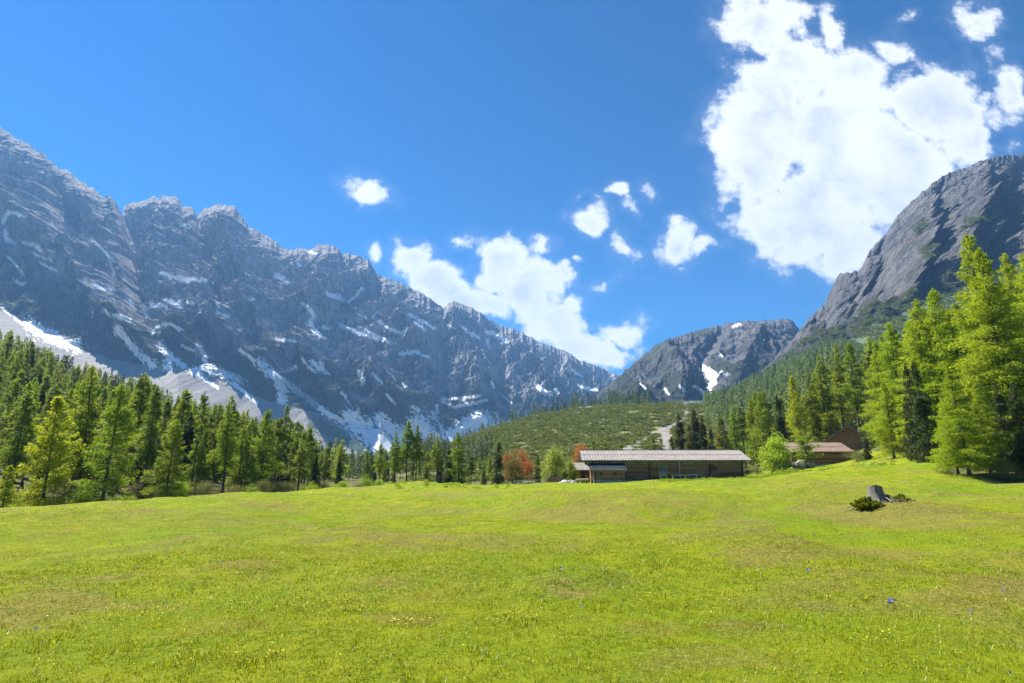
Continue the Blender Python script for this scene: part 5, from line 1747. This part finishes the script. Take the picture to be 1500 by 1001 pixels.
# bench in front of the barn
p = pt(972, 702, 84)
tr = tag(link('bench', None, loc=(p[0], p[1], float(G(p[0], p[1])))), 'pale wooden bench against the barn wall below the window', 'bench')
m = MB(); m.box(-.55, .55, -.2, .2, .42, .48); m.build('seat', MAT['palewood'], tr)
m = MB(); m.box(-.55, .55, .17, .21, .62, .82); m.build('backrest', MAT['palewood'], tr)
for sx in (-.45, .4):
    m = MB(); m.box(sx, sx + .07, -.18, .18, -.1, .42); m.box(sx, sx + .07, .13, .17, .42, .82); m.build('leg', MAT['palewood'], tr)
# low rail in front of the barn
p = pt(1003, 700, 83.6)
tr = tag(link('hitching_rail', None, loc=(p[0], p[1], float(G(p[0], p[1])))), 'low pale hitching rail along the right half of the barn front', 'rail')
m = MB(); m.beam((-1.9, 0, .62), (1.9, 0, .72), .09, .09); m.build('rail', MAT['palewood'], tr)
for sx in (-1.7, .1, 1.7):
    m = MB(); m.box(sx - .05, sx + .05, -.05, .05, -.2, .66 + sx * .026); m.build('post', MAT['palewood'], tr)

# ------------------------------------------------------------------ stump on the hummock
mw, nt, b = new_mat('bleached_stump_wood')
st1 = nnoise(nt, 9, 6, .65, stretch=(5, 5, .5)); st2 = nnoise(nt, 2.5, 5, .6)
c = nmix(nt, nramp(nt, st1, .35, .65), (.24, .215, .185), (.11, .093, .078))
c = nmix(nt, nramp(nt, st2, .55, .7), c, (.28, .22, .12))
nt.links.new(c, b.inputs['Base Color']); b.inputs['Roughness'].default_value = .9
nt.links.new(nbump(nt, st1, .03, 1.0), b.inputs['Normal'])
MAT['stump'] = mw
MAT['moss'] = stone_mat('yellow_moss', (.20, .17, .03), (.32, .26, .05), 14, .02)


def stump():
    Y = 21.0
    X = place_xy(1284, Y)
    z = float(G(X, Y))
    root = tag(link('tree_stump', None, loc=(X, Y, z)), 'grey weathered tree stump with bare roots on a hummock of the meadow', 'tree stump')
    n = 96; rows = 18; H = .72
    vs = []; fs = []
    for j in range(rows):
        t = j / (rows - 1)
        for i in range(n):
            a = i / n * 2 * math.pi
            e = max(0, 1 - t)
            lobes = max(0, math.cos(a + .35)) ** 2 * .26 + max(0, math.cos(a - 2.3)) ** 3 * .14 + max(0, math.cos(a + 2.2)) ** 3 * .16
            flare = .215 + .05 * e + .15 * e ** 3 + lobes * e ** 2.6
            r = flare * (1 + .03 * math.sin(a * 9 + t * 1.5) + .022 * math.sin(a * 21 + 2 + t) + .015 * math.sin(a * 37))
            top = H * t + (0 if j < rows - 1 else .022 * math.sin(a * 3 + 1) + .012 * math.sin(a * 13)) - .1
            vs.append((r * math.cos(a), r * math.sin(a), top))
    for j in range(rows - 1):
        for i in range(n):
            fs.append((j * n + i, j * n + (i + 1) % n, (j + 1) * n + (i + 1) % n, (j + 1) * n + i))
    m = MB(); m.poly(vs, fs)
    m.build('trunk', MAT['stump'], root, smooth=True)
    tp = MB()
    ring = [vs[(rows - 1) * n + i] for i in range(n)]
    inner = [(x * .8, y * .8, z_ - .05 + .03 * math.sin(x * 40) * math.cos(y * 30)) for x, y, z_ in ring]
    cen = (0, 0, H - .14)
    tp.poly(ring + inner + [cen], [(i, (i + 1) % n, n + (i + 1) % n, n + i) for i in range(n)] + [(n + i, n + (i + 1) % n, 2 * n) for i in range(n)])
    tp.build('mossy_top', MAT['moss'], root)
    rr = random.Random(12)
    roots = [((.28, -.12), (1.25, -.30), .07), ((.25, .1), (.9, .4), .045), ((.25, -.2), (.6, -.7), .04), ((-.2, -.2), (-.6, -1.0), .035), ((-.25, -.1), (-1.35, -.65), .035), ((-.25, .1), (-.9, .2), .035),
             ((-.15, -.25), (-.3, -.9), .03), ((.1, -.27), (.3, -.8), .03), ((-.3, -.2), (-1.5, -.35), .028)]
    for (x0, y0), (x1, y1), r0 in roots:
        P = []; Rr = []
        for k in range(11):
            t = k / 10
            x = x0 + (x1 - x0) * t + .08 * math.sin(t * 7 + x1 * 3) * t; y = y0 + (y1 - y0) * t + .09 * math.sin(t * 6 + y1 * 4) * t
            gz = float(G(X + x, Y + y)) - z
            P.append((x, y, gz + .13 * (1 - t) ** 2.5 + .035 + .02 * math.sin(t * 9 + x1) - (.04 if k == 10 else 0))); Rr.append(r0 * (1 - t * .75))
        q = MB(); q.tube(P, Rr, 7, wob=.15); q.build('root', MAT['stump'], root, smooth=True)


stump()


def bush_soup(seed, n, wx, wy, h, L=.055, W=.014, spikes=26):
    r = np.random.default_rng(seed)
    C = []; D = []
    TV, TF, nb = [], [], 0
    for s_ in range(spikes):
        a = r.random() * 6.28; q = math.sqrt(r.random())
        bx, by = .25 * q * math.cos(a) * wx, .25 * q * math.sin(a) * wy
        tx_, ty_ = q * math.cos(a) * wx * r.uniform(.8, 1.1), q * math.sin(a) * wy * r.uniform(.8, 1.1)
        tz = h * (1.05 - .65 * q * q) * r.uniform(.7, 1.15)
        P = np.array([[bx, by, 0], [(bx + tx_) / 2, (by + ty_) / 2, tz * .62], [tx_, ty_, tz]])
        Vb, Fb = tube(P, [.012, .008, .004], 4); TV.append(Vb); TF.append(Fb + nb); nb += len(Vb)
        k = n // spikes
        t = r.random(k) ** .7
        base = P[0] * ((1 - t) ** 2)[:, None] + P[1] * (2 * t * (1 - t))[:, None] + P[2] * (t ** 2)[:, None]
        base += r.normal(0, 1, (k, 3)) * (.055 * (1.2 - t))[:, None] * max(.5, h * 1.4)
        base[:, 2] = np.maximum(base[:, 2], .01)
        C.append(base); D.append(r.normal(0, .6, (k, 3)) + (P[2] - P[0]) / h + np.array([0, 0, .4]))
    C = np.concatenate(C); D = np.concatenate(D); m = len(C)
    return (np.concatenate(TV), np.concatenate(TF)), leaves(C, D, L * r.uniform(.6, 1.4, m), W * r.uniform(.7, 1.4, m), r)


def small_bush(name, px, Y, seed, n, wx, wy, h, label, mat='juniper', **kw):
    X = place_xy(px, Y)
    root = tag(link(name, None, loc=(X, Y, float(G(X, Y)) - .02)), label, 'bush')
    (TV, TF), LV = bush_soup(seed, n, wx, wy, h, **kw)
    link('stems', mk_mesh('stems', TV, [TF], [MAT['bark']], True), root)
    link('foliage', mk_mesh('foliage', LV, [tri_idx(len(LV) // 3)], [MAT[mat]]), root)


small_bush('juniper_bush', 1270, 20.4, 1, 24000, .60, .45, .34, 'dark prickly bush growing against the left front of the tree stump', spikes=85, L=.055, W=.02)
small_bush('juniper_bush', 1321, 20.6, 2, 2400, .24, .22, .24, 'tiny dark bush on the roots just right of the tree stump', spikes=14, L=.06, W=.02)

# ------------------------------------------------------------------ grass
def grass_mat():
    m, nt, b = new_mat('short_meadow_grass')
    geo = nt.nodes.new('ShaderNodeNewGeometry')
    a = nattr(nt, 'tint'); s_ = nt.nodes.new('ShaderNodeSeparateColor'); nt.links.new(a.outputs['Color'], s_.inputs[0])
    rnd = geo.outputs['Random Per Island']
    c = nmix(nt, rnd, (.055, .115, .003), (.37, .41, .008))
    c = nmix(nt, s_.outputs[1], c, (.40, .41, .02))
    c = nmix(nt, s_.outputs[0], c, (.27, .215, .06))
    gt = nt.nodes.new('ShaderNodeMath'); gt.operation = 'GREATER_THAN'; gt.inputs[1].default_value = .965
    nt.links.new(rnd, gt.inputs[0])
    c = nmix(nt, gt.outputs[0], c, (.62, .64, .36))  # a few blades coloured pale to stand in for sun glints
    nt.links.new(c, b.inputs['Base Color'])
    b.inputs['Roughness'].default_value = .6
    b.inputs['Specular IOR Level'].default_value = .12
    tr_ = nt.nodes.new('ShaderNodeBsdfTranslucent')
    nt.links.new(nmix(nt, 1.0, c, (1.2, 1.1, .4), 'MULTIPLY'), tr_.inputs['Color'])
    mx = nt.nodes.new('ShaderNodeMixShader'); mx.inputs[0].default_value = .42
    nt.links.new(b.outputs[0], mx.inputs[1]); nt.links.new(tr_.outputs[0], mx.inputs[2])
    nt.links.new(mx.outputs[0], nt.nodes['Material Output'].inputs['Surface'])
    return m


def build_grass():
    bands = [(3.6, 8, 3300, .030, .0085), (8, 14, 1500, .032, .013), (14, 24, 560, .026, .018), (24, 42, 150, .03, .034), (42, 85, 20, .045, .08)]
    VS, TS = [], []
    for r0, r1, dens, hh, ww in bands:
        ph = R(50)
        n = int(dens * ph * (r1 * r1 - r0 * r0))
        r = np.sqrt(rng.uniform(r0 * r0, r1 * r1, n)); a = rng.uniform(-ph, ph, n)
        x = r * np.sin(a); y = r * np.cos(a)
        # tufting
        clump = fbm(x / .22, y / .22, 2, 200) if r1 < 15 else perlin(x / .8, y / .8, 200)
        keep = (rng.random(n) < .52 + 1.3 * clump) & (y < edge_y(x, y) + .5)
        x, y = x[keep], y[keep]; n = len(x)
        z = G(x, y)
        dr = dryness(x, y)
        lush = sstep(-.2, .5, fbm(x / 5, y / 4, 3, 210))
        h = hh * rng.uniform(.45, 1.35, n) * (1 - .35 * dr) * (1 + (1.9 if r1 < 15 else .8) * np.clip(perlin(x / .42, y / .42, 205) + .25 * perlin(x / 1.7, y / 1.7, 206) - .05, 0, 1) ** 1.3)
        w = ww * rng.uniform(.5, 1.2, n)
        az = rng.uniform(0, 6.28, n); lean = rng.uniform(.1, 1.2, n) * h
        sx, sy = np.cos(az + 1.57) * w / 2, np.sin(az + 1.57) * w / 2
        q = rng.uniform(-.6, .6, n)
        z = z - .004
        A = np.stack([x - sx, y - sy, z], -1); B = np.stack([x + sx, y + sy, z], -1)
        Cc = np.stack([x + np.cos(az) * lean + sx * q, y + np.sin(az) * lean + sy * q, z + h], -1)
        VS.append(np.stack([A, B, Cc], 1).reshape(-1, 3))
        t = np.stack([np.clip(dr * rng.uniform(.2, 1.3, n), 0, 1), np.clip(lush * rng.uniform(0, 1, n), 0, 1), np.zeros(n)], -1)
        TS.append(np.repeat(t, 3, axis=0))
    V = np.concatenate(VS); T = np.concatenate(TS)
    print('grass tris', len(V) // 3)
    me = mk_mesh('grass', V, [tri_idx(len(V) // 3)], [grass_mat()], False, {'tint': T})
    tag(link('grass', me), kind='stuff')


build_grass()


def flat_mat(name, c, trans=.25):
    m, nt, b = new_mat(name)
    geo = nt.nodes.new('ShaderNodeNewGeometry')
    col = nmix(nt, geo.outputs['Random Per Island'], c, (c[0] * .75, c[1] * .75, c[2] * .8))
    nt.links.new(col, b.inputs['Base Color']); b.inputs['Roughness'].default_value = .5
    return m


MAT['yellow'] = flat_mat('yellow_petals', (.80, .62, .015))
MAT['blue'] = flat_mat('deep_blue_petals', (.02, .07, .55))
MAT['stem'] = flat_mat('dark_green_stem', (.05, .10, .015))


def ground_hit(px, py):
    a, b_ = gp(px, py)
    Y = 3.0
    for _ in range(400):
        if EYE + Y * b_ <= float(G(Y * a, Y)):
            break
        Y *= 1.012
    return Y * a, Y


def build_flowers():
    # yellow: drifts across the meadow
    drifts = [((320, 560), (884, 902), 130), ((150, 260), (895, 912), 40), ((930, 1100), (870, 905), 70), ((1000, 1150), (786, 803), 120), ((1150, 1320), (855, 900), 110), ((340, 420), (955, 985), 30), ((1240, 1330), (935, 950), 26),
              ((720, 790), (905, 920), 60), ((560, 640), (915, 925), 40), ((40, 500), (780, 1000), 70), ((500, 1500), (770, 1000), 200), ((1000, 1010), (890, 900), 12), ((500, 530), (880, 900), 30)]
    V = []; S_ = []
    for (a0, a1), (b0, b1), n in drifts:
        P = [ground_hit(a0 + (a1 - a0) * i / 5, b0 + (b1 - b0) * j / 2) for i in range(6) for j in range(3)]
        P = np.array(P).reshape(6, 3, 2)
        for _ in range(n):
            u = rs.random() * 4.999; v = rs.random() * 1.999
            i, j = int(u), int(v); fu, fv = u - i, v - j
            q = P[i, j] * (1 - fu) * (1 - fv) + P[i + 1, j] * fu * (1 - fv) + P[i, j + 1] * (1 - fu) * fv + P[i + 1, j + 1] * fu * fv
            x, y = q; z = float(G(x, y))
            h = rs.uniform(.04, .085); r = rs.uniform(.005, .010) * (1 + y / 30)
            tx_, ty_ = rs.uniform(-.3, .3), rs.uniform(-.5, .1)
            for k in range(5):
                a = k * 1.2566 + rs.random() * .2
                p1 = (math.cos(a - .5) * r, math.sin(a - .5) * r); p2 = (math.cos(a + .5) * r, math.sin(a + .5) * r)
                f = lambda p: (x + p[0], y + p[1], z + h + p[0] * tx_ + p[1] * ty_ + .3 * r)
                V += [(x, y, z + h), f(p1), f(p2)]
            S_ += [(x - .002, y, z), (x + .002, y, z), (x, y, z + h)]
    V = np.array(V); S_ = np.array(S_)
    allv = np.concatenate([V, S_])
    me = mk_mesh('yellow_flowers', allv, [tri_idx(len(allv) // 3)], [MAT['yellow'], MAT['stem']])
    mi = np.zeros(len(allv) // 3, np.int32); mi[len(V) // 3:] = 1
    me.polygons.foreach_set('material_index', mi)
    tag(link('yellow_flowers', me), kind='stuff')
    # blue gentians, one by one
    bl = [(130, 802), (163, 800), (180, 801), (229, 804), (246, 805), (287, 814), (308, 825), (325, 826), (202, 835), (84, 827), (349, 849), (349, 865), (52, 927), (42, 948), (238, 892), (385, 853), (440, 781), (432, 807),
          (885, 837), (820, 842), (797, 882), (851, 893), (677, 820), (923, 859), (907, 844), (1183, 843), (1122, 837), (1113, 839), (1296, 831), (1318, 838), (1293, 871), (1401, 903), (1243, 921), (1424, 901), (1478, 993), (1493, 922),
          (1490, 847), (1463, 848), (1347, 831), (1332, 829), (1193, 787), (1273, 873), (1145, 882), (1436, 803), (1470, 871), (1306, 889), (1301, 891), (1310, 890), (810, 841), (878, 835), (930, 856), (917, 847), (190, 803), (75, 861), (55, 855), (1260, 880)]
    pv = []
    for k in range(5):
        a = k * 1.2566
        pv += [(0, 0, .028), (math.cos(a - .45) * .016, math.sin(a - .45) * .016, .040), (math.cos(a) * .024, math.sin(a) * .024, .041),
               (0, 0, .028), (math.cos(a) * .024, math.sin(a) * .024, .041), (math.cos(a + .45) * .016, math.sin(a + .45) * .016, .040)]
    pm = mk_mesh('petals', np.array(pv), [tri_idx(len(pv) // 3)], [MAT['blue']])
    sv = [(-.003, 0, -.01), (.003, 0, -.01), (0, 0, .03), (0, -.003, -.01), (0, .003, -.01), (0, 0, .03)]
    for k in range(4):
        a = k * 1.57 + .4
        sv += [(0, 0, 0), (math.cos(a) * .02 - .004, math.sin(a) * .02, .008), (math.cos(a) * .03, math.sin(a) * .03 + .005, .004)]
    sm = mk_mesh('stem', np.array(sv), [tri_idx(len(sv) // 3)], [MAT['stem']])
    bl.sort()
    fc = {}
    for i, (px, py) in enumerate(bl):
        x, y = ground_hit(px, py)
        big = (px, py) in ((1306, 889), (1301, 891), (1310, 890), (1183, 843), (885, 837), (820, 842), (797, 882))
        zone = 'left third' if px < 600 else ('middle' if px < 1000 else 'right third')
        g_ = 'blue flowers on the %s of the meadow' % zone
        if (px, py) in ((1306, 889), (1301, 891), (1310, 890)):
            g_ = 'cluster of large blue flowers'; fc[g_] = fc.get(g_, 0) + 1
            lab = 'large deep blue flower, %s from the left in the tight cluster below the stump' % ORD[fc[g_] - 1]
        else:
            fc[g_] = fc.get(g_, 0) + 1
            lab = 'blue flower on the %s of the meadow, %s from its left' % (zone, ORD[fc[g_] - 1])
        k = (1.35 if big else .8) * max(1.0, y / 10)
        r = tag(link('blue_flower', None, loc=(x, y, float(G(x, y)) + .015), rotz=rs.uniform(0, 6), scale=(k, k, k)), lab, 'flower', g_)
        r.rotation_euler[0] = .5
        link('petals', pm, r); link('stem', sm, r)


build_flowers()
# leafy weeds along the bank before the barn and on broken turf
wp = []
for (a0, a1, b0, b1, n) in [(965, 1100, 700.5, 707, 420), (1098, 1165, 697, 709, 260), (1150, 1300, 676, 690, 160), (580, 700, 715, 719, 120), (720, 745, 711, 714, 40), (1240, 1400, 664, 700, 90)]:
    for _ in range(n):
        px, py = rs.uniform(a0, a1), rs.uniform(b0, b1)
        Y = rs.uniform(70, 83) if a0 < 1150 and b0 > 690 and b0 < 710 else rs.uniform(62, 80)
        X = X_at(px, Y)
        wp.append((X, Y, float(G(X, Y)) - .03))
scatter_mesh('leafy_weeds', MAT['broad'], BUSH, wp, [((lambda w: (w, w * .8))(rs.uniform(.12, .38))) for _ in wp])
# broken turf and litter around the hummocks
lt = []
for mx, my, mr, mh in MOUNDS[:5]:
    for _ in range(110):
        a = rs.uniform(0, 6.28); q = math.sqrt(rs.random()) * mr * .9
        x, y = mx + q * math.cos(a), my - .3 * mr + q * math.sin(a) * .7
        lt.append((x, y, float(G(x, y))))
LIT = [leaves(np.random.default_rng(i).normal(0, .5, (7, 3)) * np.array([1, 1, .1]), np.random.default_rng(i + 9).normal(0, 1, (7, 3)) * np.array([1, 1, .15]), np.full(7, 1.2), np.full(7, .12), np.random.default_rng(i)) for i in range(5)]
MAT['litter'] = flat_mat('dry_twigs_and_straw', (.26, .19, .09))
scatter_mesh('dry_litter', MAT['litter'], LIT, [(x, y, z + .012) for x, y, z in lt], [((lambda w: (w, w * .3))(rs.uniform(.018, .045))) for _ in lt])


# ------------------------------------------------------------------ air
HAZE = True


def build_haze():
    mb = MB()
    mb.box(-4700, 4700, -4700, 4700, -75, 1330)
    m = bpy.data.materials.new('valley_air')
    m.use_nodes = True
    nt = m.node_tree
    nt.nodes.clear()
    out = nt.nodes.new('ShaderNodeOutputMaterial')
    v = nt.nodes.new('ShaderNodeVolumePrincipled')
    v.inputs['Color'].default_value = (.23, .51, 1.0, 1)
    v.inputs['Density'].default_value = .00012
    v.inputs['Anisotropy'].default_value = 0.15
    nt.links.new(v.outputs[0], out.inputs['Volume'])
    o = mb.build('haze', m)
    tag(o, kind='stuff')


if HAZE:
    build_haze()
